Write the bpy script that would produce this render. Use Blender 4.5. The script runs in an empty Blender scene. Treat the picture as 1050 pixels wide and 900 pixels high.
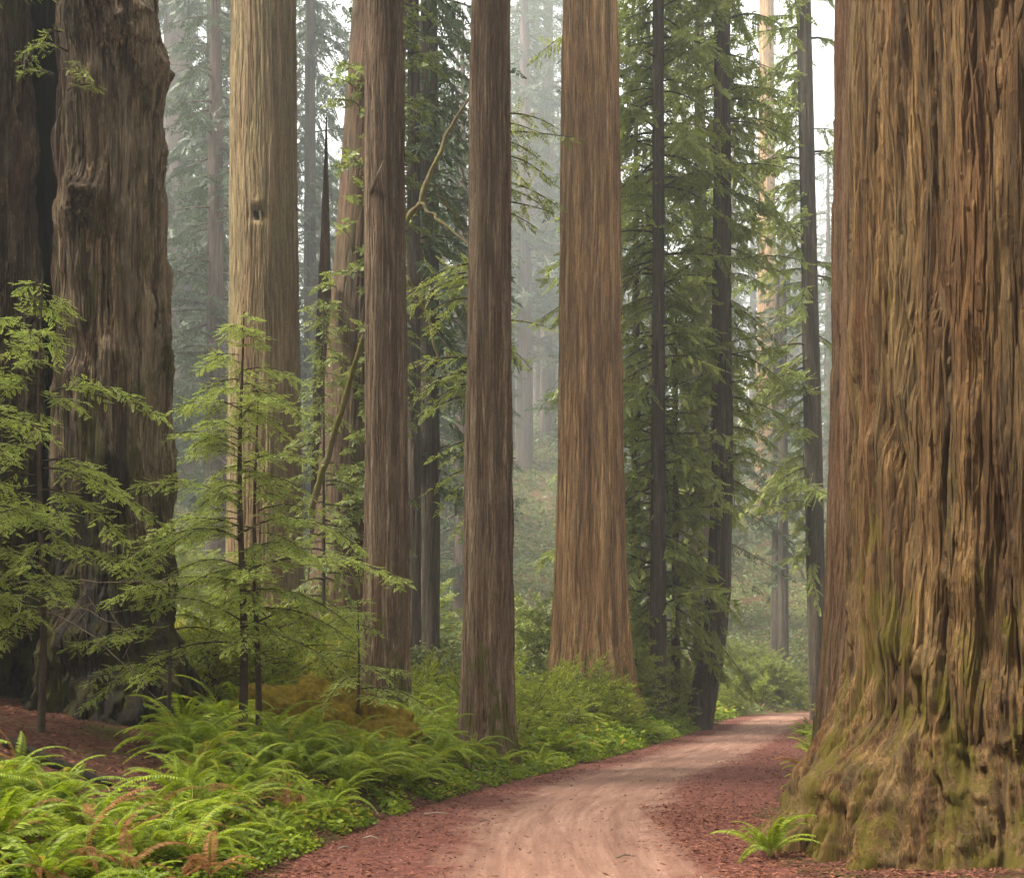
import bpy, math, random
import numpy as np
from mathutils import Vector, Euler, Matrix

R = math.radians
S = bpy.context.scene
C = S.collection
F_PX, HORIZON, CAM_H = 1267.0, 702.0, 1.6

# ------------------------------------------------------------------ noise
_pr = np.random.default_rng(7)
_perm = np.tile(_pr.permutation(256), 3)
_g = _pr.normal(size=(256, 3)); _g /= np.linalg.norm(_g, axis=1)[:, None]

def perlin(x, y, z):
    x, y, z = np.broadcast_arrays(np.asarray(x, float), np.asarray(y, float), np.asarray(z, float))
    xi, yi, zi = np.floor(x).astype(int), np.floor(y).astype(int), np.floor(z).astype(int)
    xf, yf, zf = x - xi, y - yi, z - zi
    xi &= 255; yi &= 255; zi &= 255
    u, v, w = [t*t*t*(t*(t*6-15)+10) for t in (xf, yf, zf)]
    def gr(a, b, c):
        h = _perm[_perm[_perm[(xi+a) & 255] + ((yi+b) & 255)] + ((zi+c) & 255)]
        g = _g[h]
        return g[..., 0]*(xf-a) + g[..., 1]*(yf-b) + g[..., 2]*(zf-c)
    L = lambda t, a, b: a + t*(b-a)
    return 1.5*L(w, L(v, L(u, gr(0,0,0), gr(1,0,0)), L(u, gr(0,1,0), gr(1,1,0))),
                 L(v, L(u, gr(0,0,1), gr(1,0,1)), L(u, gr(0,1,1), gr(1,1,1))))

def fbm(x, y, z, o=4):
    s, a = 0, 1.0
    for k in range(o):
        s = s + a*perlin(x*2**k + 17.3*k, y*2**k + 5.1*k, z*2**k + 9.7*k); a *= .5
    return s

def sstep(a, b, x):
    t = np.clip((x-a)/(b-a), 0, 1); return t*t*(3-2*t)

# ------------------------------------------------------------------ objects
def new_mesh(name, verts, faces, mats, tint=None, midx=None, smooth=False, attrs=None):
    verts = np.asarray(verts, np.float32).reshape(-1, 3)
    faces = np.asarray(faces, np.int32)
    k = faces.shape[1]
    me = bpy.data.meshes.new(name)
    me.vertices.add(len(verts)); me.vertices.foreach_set('co', verts.ravel())
    me.loops.add(faces.size); me.loops.foreach_set('vertex_index', faces.ravel())
    me.polygons.add(len(faces)); me.polygons.foreach_set('loop_start', np.arange(len(faces), dtype=np.int32)*k)
    for m in mats: me.materials.append(m)
    if midx is not None: me.polygons.foreach_set('material_index', np.asarray(midx, np.int32))
    me.polygons.foreach_set('use_smooth', np.full(len(faces), smooth, dtype=bool))
    me.update(calc_edges=True)
    if tint is not None:
        a = me.attributes.new('tint', 'FLOAT', 'POINT'); a.data.foreach_set('value', np.asarray(tint, np.float32))
    for n, v in (attrs or {}).items():
        a = me.attributes.new(n, 'FLOAT', 'POINT'); a.data.foreach_set('value', np.asarray(v, np.float32).ravel())
    return me

def tag(o, label=None, cat=None, group=None, kind=None):
    if label: o['label'] = label
    if cat: o['category'] = cat
    if group: o['group'] = group
    if kind: o['kind'] = kind
    return o

def obj(name, me, parent=None, loc=(0, 0, 0), rot=(0, 0, 0), sc=1.0):
    o = bpy.data.objects.new(name, me); C.objects.link(o)
    o.parent = parent; o.location = loc; o.rotation_euler = rot
    o.scale = (sc, sc, sc) if not hasattr(sc, '__len__') else sc
    return o

def thing(name, label, cat, loc, group=None, rz=0.0, sc=1.0):
    o = obj(name, None, None, loc, (0, 0, rz), sc); o.empty_display_size = .2
    return tag(o, label, cat, group)

def copy_thing(root, loc, rz, sc, label=None, group=None):
    r = root.copy(); C.objects.link(r)
    r.location = loc; r.rotation_euler = (0, 0, rz); r.scale = (sc, sc, sc)
    if label: r['label'] = label
    if group: r['group'] = group
    for ch in root.children:
        c = ch.copy(); C.objects.link(c); c.parent = r
    return r

# ------------------------------------------------------------------ materials
class NT:
    def __init__(s, name):
        s.m = bpy.data.materials.new(name); s.m.use_nodes = True
        s.t = s.m.node_tree; s.t.nodes.clear()
        s.out = s.t.nodes.new('ShaderNodeOutputMaterial')
    def n(s, typ, ins=None, **props):
        nd = s.t.nodes.new('ShaderNode'+typ)
        for k, v in props.items(): setattr(nd, k, v)
        for k, v in (ins or {}).items(): s.set(nd.inputs[k], v)
        return nd
    def set(s, sock, v):
        if isinstance(v, bpy.types.NodeSocket): s.t.links.new(v, sock)
        elif isinstance(v, bpy.types.Node): s.t.links.new(v.outputs[0], sock)
        else:
            if hasattr(v, '__len__') and len(v) == 3 and sock.type == 'RGBA': v = (*v, 1)
            sock.default_value = v
    def math(s, op, a, b=0.0, clamp=False):
        nd = s.n('Math', operation=op, use_clamp=clamp); s.set(nd.inputs[0], a); s.set(nd.inputs[1], b); return nd.outputs[0]
    def mix(s, f, a, b, mode='MIX'):
        nd = s.n('MixRGB', blend_type=mode); s.set(nd.inputs[0], f); s.set(nd.inputs[1], a); s.set(nd.inputs[2], b); return nd.outputs[0]
    def ramp(s, f, stops, interp='LINEAR'):
        nd = s.n('ValToRGB'); cr = nd.color_ramp; cr.interpolation = interp
        while len(cr.elements) < len(stops): cr.elements.new(.5)
        for e, (p, c) in zip(cr.elements, stops):
            e.position = p; e.color = (*c, 1) if hasattr(c, '__len__') else (c, c, c, 1)
        s.set(nd.inputs[0], f); return nd.outputs[0]
    def noise(s, vec, scale, detail=5, rough=.6, dist=0.0):
        return s.n('TexNoise', {'Vector': vec, 'Scale': scale, 'Detail': detail, 'Roughness': rough, 'Distortion': dist}).outputs[0]
    def map(s, vec, scale, loc=(0, 0, 0)):
        return s.n('Mapping', {'Vector': vec, 'Scale': scale, 'Location': loc}).outputs[0]

def bark_mat(name, dark, mid, light, grey=(.16, .15, .12), grey_amt=.35, moss=0.0, moss_h=3.0, moss_col=(.085, .085, .012), scale=1.0, bump=.6, red=.3, char_shade=0.0, pale=0.0):
    t = NT(name)
    co = t.n('TexCoord').outputs['Object']
    st = t.map(co, (1, 1, .05))
    n1 = t.noise(st, 5.5*scale, 7, .65, .3)
    n2 = t.noise(t.map(co, (1, 1, .028), (3, 1, 2)), 34*scale, 5, .7)
    n3 = t.noise(t.map(co, (1, 1, .10), (9, 4, 1)), 2.6*scale, 6, .65)
    n4 = t.noise(t.map(co, (1, 1, .09), (2, 8, 5)), 16*scale, 6, .7, .2)
    n5 = t.noise(t.map(co, (1, 1, .16), (6, 2, 7)), 80*scale, 5, .8)
    f = t.math('ADD', t.math('MULTIPLY', n1, .55), t.math('MULTIPLY', n2, .45))
    col = t.ramp(f, [(.36, dark), (.5, mid), (.64, light)])
    col = t.mix(t.math('MULTIPLY', t.ramp(n3, [(.45, 0.0), (.68, 1.0)]), grey_amt), col, grey)
    rd = t.n('Mapping', {'Vector': co, 'Scale': (1, 1, .12), 'Location': (5, 5, 5)}).outputs[0]
    col = t.mix(t.math('MULTIPLY', t.ramp(t.noise(rd, 2.4*scale, 4), [(.5, 0.0), (.7, 1.0)]), red), col, (.17, .062, .026))
    col = t.mix(.75, col, t.ramp(n4, [(.25, .35), (.75, 1.5)]), 'MULTIPLY')
    col = t.mix(.8, col, t.ramp(n5, [(.3, .4), (.7, 1.55)]), 'MULTIPLY')
    if pale > 0:    # weathered bare wood down one side
        xx = t.n('SeparateXYZ', {'Vector': co}).outputs[0]
        pm = t.math('ADD', t.noise(t.map(co, (1, 1, .07), (4, 4, 9)), 4.5, 6, .65), t.math('MULTIPLY', t.math('SUBTRACT', xx, .9), .22))
        col = t.mix(t.math('MULTIPLY', t.ramp(pm, [(.55, 0.0), (.63, 1.0)]), pale), col, t.ramp(n2, [(.35, (.20, .145, .085)), (.65, (.55, .43, .28))]))
    if char_shade > 0:    # foot darkened in the colour: char plus painted deep shade, ragged outline
        zz = t.n('SeparateXYZ', {'Vector': co}).outputs[2]
        cm = t.math('SUBTRACT', t.math('ADD', t.noise(t.map(co, (1, 1, .3), (7, 3, 3)), 1.6, 7, .7), .28), t.math('MULTIPLY', zz, .085))
        col = t.mix(t.math('MULTIPLY', t.ramp(cm, [(.45, 0.0), (.6, 1.0)]), char_shade), col, (.013, .010, .008))
    if moss > 0:
        z = t.n('SeparateXYZ', {'Vector': co}).outputs[2]
        h = t.math('SUBTRACT', 1.0, t.math('DIVIDE', z, moss_h), True)
        mn = t.noise(t.map(co, (1, 1, .45)), 2.6, 9, .72)
        mm = t.math('ADD', mn, t.math('MULTIPLY', t.math('SUBTRACT', h, .55), .34*moss))
        mk = t.ramp(mm, [(.53, 0.0), (.62, 1.0)])
        mcol = t.mix(t.noise(co, 22, 6, .7), tuple(c*.55 for c in moss_col), tuple(c*1.5 for c in moss_col))
        col = t.mix(t.math('MULTIPLY', mk, .85), col, mcol)
    hgt = t.math('ADD', t.math('ADD', t.math('MULTIPLY', n2, .5), t.math('MULTIPLY', n5, .35)), t.math('ADD', t.math('MULTIPLY', n4, .8), t.math('MULTIPLY', n1, .7)))
    bp = t.n('Bump', {'Strength': bump, 'Distance': .06, 'Height': hgt}).outputs[0]
    p = t.n('BsdfPrincipled', {'Base Color': col, 'Roughness': .88, 'Specular IOR Level': .25, 'Normal': bp})
    t.set(t.out.inputs[0], p); return t.m

def leaf_mat(name, c0, c1, c2=None, trans=.35, rough=.5, spec=.35, tcol=None):
    t = NT(name)
    a = t.n('Attribute', attribute_name='tint').outputs['Fac']
    r = t.n('ObjectInfo').outputs['Random']
    f = t.math('ADD', a, t.math('MULTIPLY', t.math('SUBTRACT', r, .5), .14))
    stops = [(0.05, c0), (.88, c1)]
    if c2: stops += [(.93, c1), (.96, c2)]
    col = t.ramp(f, stops)
    p = t.n('BsdfPrincipled', {'Base Color': col, 'Roughness': rough, 'Specular IOR Level': spec})
    tr = t.n('BsdfTranslucent', {'Color': t.mix(.6, col, tcol or tuple(min(1, x*1.6) for x in c1))})
    mx = t.n('MixShader', {0: trans, 1: p, 2: tr})
    t.set(t.out.inputs[0], mx); return t.m

def plain_mat(name, c0, c1, scale=4, rough=.85, bump=.3, mp=(1, 1, 1)):
    t = NT(name); co = t.map(t.n('TexCoord').outputs['Object'], mp)
    n = t.noise(co, scale, 8, .68)
    col = t.ramp(n, [(.3, c0), (.7, c1)])
    bp = t.n('Bump', {'Strength': bump, 'Distance': .03, 'Height': t.noise(co, scale*4, 6, .7)}).outputs[0]
    t.set(t.out.inputs[0], t.n('BsdfPrincipled', {'Base Color': col, 'Roughness': rough, 'Specular IOR Level': .25, 'Normal': bp}))
    return t.m

M = {}
M['bark_hero'] = bark_mat('bark_hero', (.022, .010, .004), (.125, .066, .022), (.32, .19, .068), (.20, .15, .065), .5, moss=.5, moss_h=5.0, moss_col=(.10, .08, .006), bump=1.0, red=.28)
M['bark_side'] = bark_mat('bark_side', (.04, .021, .011), (.165, .09, .043), (.30, .185, .095), (.19, .14, .08), .35, moss=.6, moss_h=4, moss_col=(.075, .064, .008), red=.35)
M['bark_centre'] = bark_mat('bark_centre', (.06, .027, .011), (.26, .14, .054), (.62, .39, .18), (.28, .2, .11), .35, moss=.8, moss_h=4.5, red=.35)
M['bark_grey'] = bark_mat('bark_grey', (.03, .018, .011), (.14, .088, .052), (.42, .31, .20), (.27, .21, .135), .5, moss=.35, moss_h=3, red=.3)
M['bark_pale'] = bark_mat('bark_pale', (.09, .062, .03), (.23, .16, .078), (.38, .28, .15), (.24, .22, .09), .55, red=.35)
M['bark_red'] = bark_mat('bark_red', (.025, .015, .009), (.085, .05, .028), (.17, .105, .062), (.09, .085, .028), .5, red=.35)
M['bark_burnt'] = bark_mat('bark_burnt', (.006, .004, .002), (.055, .033, .018), (.42, .30, .165), (.27, .205, .13), .55, moss=.5, moss_h=14, moss_col=(.06, .055, .010), bump=1.0, red=.4, char_shade=.95, pale=.45)
M['bark_dark'] = bark_mat('bark_dark', (.014, .010, .007), (.055, .039, .027), (.17, .125, .09), (.11, .105, .06), .45, bump=.6, red=.1)
M['bark_fog'] = bark_mat('bark_fog', (.05, .035, .028), (.13, .09, .07), (.22, .16, .12), red=.3, bump=.3)
M['shade_knot_black'] = plain_mat('shade_knot_black', (.003, .002, .002), (.010, .007, .005), 6, 1.0, .8, (1, 1, .2))  # near black for the darkened cleft and for the knot
M['wood_twig'] = plain_mat('wood_twig', (.03, .02, .013), (.085, .06, .04), 20, .8, .2)
M['wood_dead'] = plain_mat('wood_dead', (.14, .10, .07), (.34, .27, .2), 9, .85, .5, (1, 1, 1))
M['leaf_dark'] = leaf_mat('leaf_dark', (.024, .042, .014), (.10, .145, .045), None, .3)
M['leaf_broad'] = leaf_mat('leaf_broad', (.06, .082, .016), (.27, .31, .055), None, .34, .5, .25)
M['leaf_fog'] = leaf_mat('leaf_fog', (.028, .044, .02), (.10, .13, .055), None, .3)
M['leaf_sprout'] = leaf_mat('leaf_sprout', (.07, .10, .02), (.23, .27, .055), None, .35)
M['leaf_sapling'] = leaf_mat('leaf_sapling', (.09, .14, .022), (.43, .50, .11), None, .36, .5, .22)
M['leaf_fern'] = leaf_mat('leaf_fern', (.06, .12, .006), (.35, .43, .026), (.36, .20, .03), (.38), .5, .22, (.34, .44, .015))
M['leaf_cover'] = leaf_mat('leaf_cover', (.06, .12, .006), (.34, .40, .02), (.5, .33, .03), .35, .5, .25, (.32, .42, .02))
M['leaf_shrub'] = leaf_mat('leaf_shrub', (.065, .10, .009), (.30, .34, .03), (.36, .26, .04), .35, .5, .22)
M['leaf_yellow'] = leaf_mat('leaf_yellow', (.10, .13, .012), (.34, .32, .03), (.45, .25, .03), .4, .5, .3)
M['frond_dead'] = leaf_mat('frond_dead', (.14, .055, .018), (.34, .17, .06), None, .25, .7, .2)
M['litter'] = leaf_mat('litter', (.075, .025, .015), (.26, .105, .06), (.42, .25, .12), .05, .8, .2)
M['moss'] = plain_mat('moss', (.10, .070, .005), (.34, .235, .018), 11, .95, 1.0)

# ------------------------------------------------------------------ road path and terrain
_ctrl = np.array([(1.2, -30), (.5, -12), (.0, 2), (-.05, 7), (.05, 10.2), (.75, 15), (2.3, 20.7), (5.0, 29.5), (8.9, 44), (12.2, 57), (16.2, 67), (23, 74), (33, 78), (60, 82), (110, 84), (300, 86)], float)
def catmull(P, n=10):
    out = []
    for i in range(len(P)-1):
        p0 = P[max(i-1, 0)]; p1 = P[i]; p2 = P[i+1]; p3 = P[min(i+2, len(P)-1)]
        for k in range(n):
            t = k/n
            out.append(.5*((2*p1) + (p2-p0)*t + (2*p0-5*p1+4*p2-p3)*t*t + (3*p1-p0-3*p2+p3)*t**3))
    out.append(P[-1]); return np.array(out)
PATH = catmull(_ctrl, 8)
HALF = 1.95

def lateral(x, y):
    """signed distance to the road centre line; negative on the left"""
    x = np.asarray(x, float); y = np.asarray(y, float)
    best = np.full(x.shape, 1e9); sgn = np.ones(x.shape)
    for a, b in zip(PATH[:-1], PATH[1:]):
        d = b-a; L2 = d@d
        t = np.clip(((x-a[0])*d[0]+(y-a[1])*d[1])/L2, 0, 1)
        ex, ey = x-(a[0]+t*d[0]), y-(a[1]+t*d[1])
        q = ex*ex+ey*ey
        s = np.sign(ex*d[1]-ey*d[0])
        m = q < best
        best = np.where(m, q, best); sgn = np.where(m, np.where(s == 0, 1, s), sgn)
    return np.sqrt(best)*sgn

_LX = [-9, 0, .5, 1, 2, 4, 6, 10, 20, 40, 80, 130, 400]
_LZ = [-.06, -.02, .13, .34, .68, 1.08, 1.32, 2.0, 4.2, 9.5, 24, 45, 80]
_RX = [-9, 0, .6, 1.2, 2, 5, 10, 30, 80, 400]
_RZ = [-.06, -.02, .05, .10, .14, .35, 1.0, 3.6, 8, 22]
def ground(x, y):
    x = np.asarray(x, float); y = np.asarray(y, float)
    d = lateral(x, y); l = np.abs(d)-HALF
    wob = .22*perlin(x*.7, y*.7, 3.3) + .12*perlin(x*2.1, y*2.1, 8.1)
    l2 = l+wob
    z = np.where(d < 0, np.interp(l2, _LX, _LZ), np.interp(l2, _RX, _RZ))
    k = sstep(.0, 1.5, l)
    z = z + k*(.10*fbm(x*.5, y*.5, 1.7, 3) + .035*fbm(x*2.3, y*2.3, 4.4, 3)) + sstep(15, 60, l)*2.2*fbm(x*.04, y*.04, 6.2, 3)
    return z
def gz(x, y): return float(ground(np.array([x]), np.array([y]))[0])
def wx(px, Y): return (px-525.0)/F_PX*Y
def wz(py, Y): return CAM_H + (HORIZON-py)/F_PX*Y

def axis(spans):
    out = []
    for a, b, s in spans: out.append(np.arange(a, b, s))
    return np.concatenate(out + [np.array([spans[-1][1]])])
gx = axis([(-400, -120, 20), (-120, -40, 4), (-40, -14, .8), (-14, 22, .16), (22, 50, .8), (50, 130, 4), (130, 400, 20)])
gy = axis([(-120, -10, 5), (-10, 3, .8), (3, 40, .16), (40, 80, .5), (80, 160, 3), (160, 600, 20)])
GX, GY = np.meshgrid(gx, gy)
GZ = ground(GX, GY)
nx, ny = len(gx), len(gy)
ii = (np.arange(ny-1)[:, None]*nx + np.arange(nx-1)[None]).ravel()
gf = np.stack([ii, ii+1, ii+1+nx, ii+nx], 1)

t = NT('forest_floor')
co = t.n('TexCoord').outputs['Object']
n1 = t.noise(co, 9, 9, .75); n2 = t.noise(co, .8, 5, .6); n3 = t.noise(co, 46, 4, .7)
col = t.ramp(n1, [(.3, (.028, .013, .009)), (.5, (.105, .042, .026)), (.68, (.21, .095, .055))])
far = t.math('DIVIDE', t.math('SUBTRACT', t.n('SeparateXYZ', {'Vector': co}).outputs[1], 30.0), 25.0, True)
col = t.mix(t.ramp(t.math('ADD', n2, t.math('MULTIPLY', far, .12)), [(.52, 0.0), (.66, .85)]), col, t.ramp(n3, [(.35, (.04, .055, .008)), (.65, (.12, .13, .02))]))
bp = t.n('Bump', {'Strength': .9, 'Distance': .05, 'Height': t.math('ADD', n1, n3)}).outputs[0]
t.set(t.out.inputs[0], t.n('BsdfPrincipled', {'Base Color': col, 'Roughness': .95, 'Specular IOR Level': .2, 'Normal': bp}))
M['floor'] = t.m
g = obj('ground', new_mesh('ground', np.stack([GX, GY, GZ], -1), gf, [M['floor']], smooth=True))
tag(g, 'sloping forest floor of red brown needle litter under the redwoods', 'ground', kind='structure')

# road sheet
seg = np.linalg.norm(np.diff(PATH, axis=0), axis=1); arc = np.concatenate([[0], np.cumsum(seg)])
ss = np.concatenate([np.arange(10, 110, .2), np.arange(110, arc[-1]-180, 1.0)])
cxs, cys = np.interp(ss, arc, PATH[:, 0]), np.interp(ss, arc, PATH[:, 1])
tx, ty = np.gradient(cxs), np.gradient(cys); tl = np.hypot(tx, ty); tx /= tl; ty /= tl
vv = np.arange(-2.6, 2.61, .08)
RX = cxs[:, None] + ty[:, None]*vv[None]; RY = cys[:, None] - tx[:, None]*vv[None]
SS = np.broadcast_to(ss[:, None], RX.shape); VV = np.broadcast_to(vv[None], RX.shape)
cen = np.interp(RY, [0, 10, 15, 20, 30, 45, 70], [.6, .5, .0, -.35, -.25, 0, 0])
V2 = VV - cen
RZ = .05*(1-(VV/2.6)**2) + .012*fbm(RX*1.2, RY*1.2, 2.2, 4)
for rut in (-.72, .72): RZ = RZ - .028*np.exp(-((V2-rut+.12*perlin(SS*.25, 1.5, rut*3))/.2)**2)
RZ = RZ + .006*perlin(V2*7, SS*.5, 3.3) + .004*fbm(RX*9, RY*9, 1.1, 2)
n0, n1_ = RX.shape
ii = (np.arange(n0-1)[:, None]*n1_ + np.arange(n1_-1)[None]).ravel()
rf = np.stack([ii, ii+1, ii+1+n1_, ii+n1_], 1)
t = NT('dirt_road')
co = t.n('TexCoord').outputs['Object']
lat = t.n('Attribute', attribute_name='lat').outputs['Fac']; sv = t.n('Attribute', attribute_name='along').outputs['Fac']
vec = t.n('CombineXYZ', {0: lat, 1: t.math('MULTIPLY', sv, .11), 2: 0.0}).outputs[0]
e1 = t.noise(co, 1.3, 7, .7); e2 = t.noise(vec, 3.2, 6, .65, .4); e4 = t.noise(t.map(vec, (1, .5, 1)), 11, 5, .7, .2); fine = t.noise(co, 38, 6, .75); mid = t.noise(co, 6, 8, .75)
edge = t.math('ADD', t.math('ABSOLUTE', lat), t.math('ADD', t.math('MULTIPLY', t.math('SUBTRACT', e1, .5), 1.5), t.math('MULTIPLY', t.math('SUBTRACT', e2, .5), 1.3)))
mk = t.ramp(t.math('DIVIDE', edge, 2.0), [(.40, 1.0), (.60, 0.0)])
red = t.ramp(t.math('ADD', t.math('MULTIPLY', mid, .5), t.math('MULTIPLY', fine, .5)), [(.38, (.035, .011, .008)), (.5, (.115, .035, .024)), (.62, (.24, .09, .06))])
tan = t.ramp(t.math('ADD', t.math('MULTIPLY', e2, .35), t.math('ADD', t.math('MULTIPLY', e4, .3), t.math('MULTIPLY', fine, .35))), [(.37, (.125, .058, .039)), (.5, (.22, .115, .078)), (.63, (.355, .215, .152))])
col = t.mix(mk, red, tan)
wet = t.ramp(e2, [(.56, 0.0), (.66, 1.0)])
rgh = t.math('SUBTRACT', .9, t.math('MULTIPLY', t.math('MULTIPLY', wet, mk), .3))
bp = t.n('Bump', {'Strength': .7, 'Distance': .03, 'Height': t.math('ADD', t.math('MULTIPLY', fine, .6), t.math('ADD', mid, e2))}).outputs[0]
t.set(t.out.inputs[0], t.n('BsdfPrincipled', {'Base Color': col, 'Roughness': rgh, 'Specular IOR Level': .3, 'Normal': bp}))
M['road'] = t.m
rd = obj('road', new_mesh('road', np.stack([RX, RY, RZ], -1), rf, [M['road']], smooth=True, attrs={'lat': V2, 'along': SS}))
tag(rd, 'winding red and tan dirt road with faint wheel tracks', 'road', kind='structure')

# ------------------------------------------------------------------ trunks
def trunk_mesh(name, mat, H, rfun, nth, rows, seed=0, s1=.2, depth=.05, stretch=.07, warp=.12, cfun=None, lobes=0.0, lobe_h=1.5, lobe_k=1.6, lumps=(), fine=.25, rough_base=0.0, strips=None, gnarl=0.0, big=0.0):
    """rows: z values; rfun(z): radius; cfun(z): centre line offset"""
    th = np.linspace(0, 2*np.pi, nth, endpoint=False)
    Z, T = np.meshgrid(rows, th, indexing='ij')
    rad = rfun(Z); Rref = float(np.median(rad))
    so = seed*13.37
    tw = T + warp/Rref*(perlin(np.cos(T)*Rref*1.1+so, np.sin(T)*Rref*1.1, Z*.22+so) + .45*perlin(np.cos(T)*Rref*3+so, np.sin(T)*Rref*3, Z*.7))
    X, Y = np.cos(tw)*Rref, np.sin(tw)*Rref
    n1 = perlin(X/s1+so, Y/s1, Z*stretch/s1 + so)
    n1b = perlin(X/s1*.55+so+9, Y/s1*.55, Z*stretch*.5/s1)
    n2 = perlin(X/s1*2.3+so, Y/s1*2.3+4, Z*stretch*1.7/s1)
    n3 = perlin(X/s1*5.5+so, Y/s1*5.5+8, Z*stretch*3/s1)
    n4 = perlin(X/s1*3, Y/s1*3+so, Z*1.1/s1)
    n6 = perlin(X/s1*1.2+so, Y/s1*1.2, Z*.45/s1+so)
    w1 = .13*(1+.8*n1b)
    plate = np.clip(np.abs(n1)/np.maximum(w1, .04), 0, 1)**.55
    plate2 = np.clip(np.abs(n2)/.16, 0, 1)**.6
    n7 = perlin(X/s1*9+so, Y/s1*9+2, Z*stretch*4/s1)
    brk = np.exp(-((n6-.35)/.07)**2)*sstep(.0, .3, n1b)
    d = depth*(-1.05*(1-plate)*(.6+.5*sstep(-.3, .3, n1b)) - .5*(1-plate2) + .5*n1b + fine*1.2*n3 + .24*n4 + .13*n7 + .2*np.abs(n1) - .35*brk)
    n5 = perlin(np.cos(T)*1.1+so, np.sin(T)*1.1, Z*.05/max(Rref, .3))
    d = d + rad*.06*n5
    if lobes:
        lb = perlin(np.cos(T)*lobe_k+so, np.sin(T)*lobe_k+3, Z*.12+so)
        lb2 = perlin(np.cos(T)*lobe_k*2.3+so, np.sin(T)*lobe_k*2.3, Z*.25)
        d = d + lobes*np.exp(-np.clip(Z, 0, None)/lobe_h)*(1.3*lb+.6*lb2)
    if rough_base:
        zc = np.clip(Z, 0, None)
        d = d + rough_base*np.exp(-zc/2.2)*fbm(X*1.5+so, Y*1.5, Z*1.1, 4) + .07*rough_base*np.exp(-zc/2.5)*fbm(X*13, Y*13, Z*9, 3) + .35*rough_base*np.exp(-zc/2.8)*(fbm(X*4.5+so, Y*4.5, Z*2.4, 4) - .7*np.abs(perlin(X*3+so, Y*3, Z*1.6)))
    if gnarl > .1: d = d + .035*fbm(X*6+so, Y*6, Z*2.2, 4)
    if rough_base > .2 and big: d = d + np.exp(-np.clip(Z, 0, None)/2.6)*(.05*fbm(X*6.5+so, Y*6.5, Z*3.2, 4) - .13*sstep(.36, .62, perlin(X*3.1+so, Y*3.1, Z*1.5)))
    if gnarl: d = d + gnarl*(fbm(X*2.6+so, Y*2.6, Z*.9, 5) - .6*np.abs(perlin(X*1.7+so, Y*1.7, Z*.5)))
    if big:   # broad upright flutes between long furrows
        nb = perlin(X/.5+so, Y/.5, Z*.10+so); nc = perlin(X/.27+so+4, Y/.27, Z*.13+so)
        d = d + big*(np.clip(np.abs(nb)/.11, 0, 1)**.7-1) + .5*big*(np.clip(np.abs(nc)/.10, 0, 1)**.7-1)
    for (lt, lz, lr, la) in lumps:
        dt = np.angle(np.exp(1j*(T-lt)))*Rref
        gsn = np.exp(-(dt**2+(Z-lz)**2)/lr**2)
        d = d + la*gsn*(1+.7*fbm(X*4, Y*4, Z*4, 3))
    rr = np.maximum(rad+d, .01)
    cx, cy = cfun(Z) if cfun else (0*Z, 0*Z)
    P = np.stack([cx+np.cos(T)*rr, cy+np.sin(T)*rr, Z], -1)
    P[-1, :, 0] = cx[-1]+.02*np.cos(th); P[-1, :, 1] = cy[-1]+.02*np.sin(th)
    nr = len(rows)
    i = np.arange(nr-1)[:, None]*nth + np.arange(nth)[None]
    j = np.arange(nr-1)[:, None]*nth + (np.arange(nth)[None]+1) % nth
    f = np.stack([i, j, j+nth, i+nth], -1).reshape(-1, 4)
    if strips is None: return new_mesh(name, P, f, [mat], smooth=True)
    # long fibrous strips of bark lying on the trunk
    n, l0, l1, w0, w1, hh, zt = strips
    rg = np.random.default_rng(1000+seed); m = 12
    z0 = rg.uniform(.9 if rough_base > .2 and big else -.1, zt, n); t0 = rg.uniform(0, 2*np.pi, n); Ls = rg.uniform(l0, l1, n)*np.clip(.35+z0*.3, .35, 1); ws = rg.uniform(w0, w1, n)
    tt = np.linspace(0, 1, m)[None]
    zz = z0[:, None]+Ls[:, None]*tt
    tc = t0[:, None] + (rg.normal(0, .035, n)[:, None]*(zz-z0[:, None]) + .10*perlin(np.cos(t0)[:, None]*Rref*.8+so, np.sin(t0)[:, None]*Rref*.8, zz*.45))/Rref
    iz = np.clip(np.searchsorted(rows, zz), 0, len(rows)-2)
    def rs(th_): return rr[iz, np.round((th_ % (2*np.pi))/(2*np.pi)*nth).astype(int) % nth]
    hw = (ws[:, None]/Rref)*.5*np.clip(np.minimum(tt/.12, (1-tt)/.2), .05, 1)**.6*(1+.25*perlin(zz*6, t0[:, None]*50, 2.2))
    rc = (rs(tc-hw)+rs(tc)+rs(tc+hw))/3
    rc[:, 1:-1] = (rc[:, :-2]+rc[:, 1:-1]+rc[:, 2:])/3
    hp = hh*rg.uniform(.4, 1.3, n)[:, None]*np.clip(np.minimum(tt/.2, (1-tt)/.06), .0, 1)**.5
    cxz, cyz = cfun(zz) if cfun else (0*zz, 0*zz)
    sec = []
    for k, dr in ((-1, -.014), (-.55, 1), (.5, .85), (1, -.014)):
        th_ = tc+hw*k; r_ = rc + (hp*dr if dr > 0 else dr)
        sec.append(np.stack([cxz+np.cos(th_)*r_, cyz+np.sin(th_)*r_, zz], -1))
    SV = np.stack(sec, 2).reshape(-1, 3)
    a0 = (np.arange(n)[:, None, None]*m + np.arange(m-1)[None, :, None])*4 + np.arange(3)[None, None]
    sf = np.stack([a0, a0+1, a0+5, a0+4], -1).reshape(-1, 4) + P.size//3
    me = new_mesh(name, np.concatenate([P.reshape(-1, 3), SV]), np.concatenate([f, sf]), [mat])
    me.polygons.foreach_set('use_smooth', np.concatenate([np.ones(len(f), bool), np.zeros(len(sf), bool)]))
    return me

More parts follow.
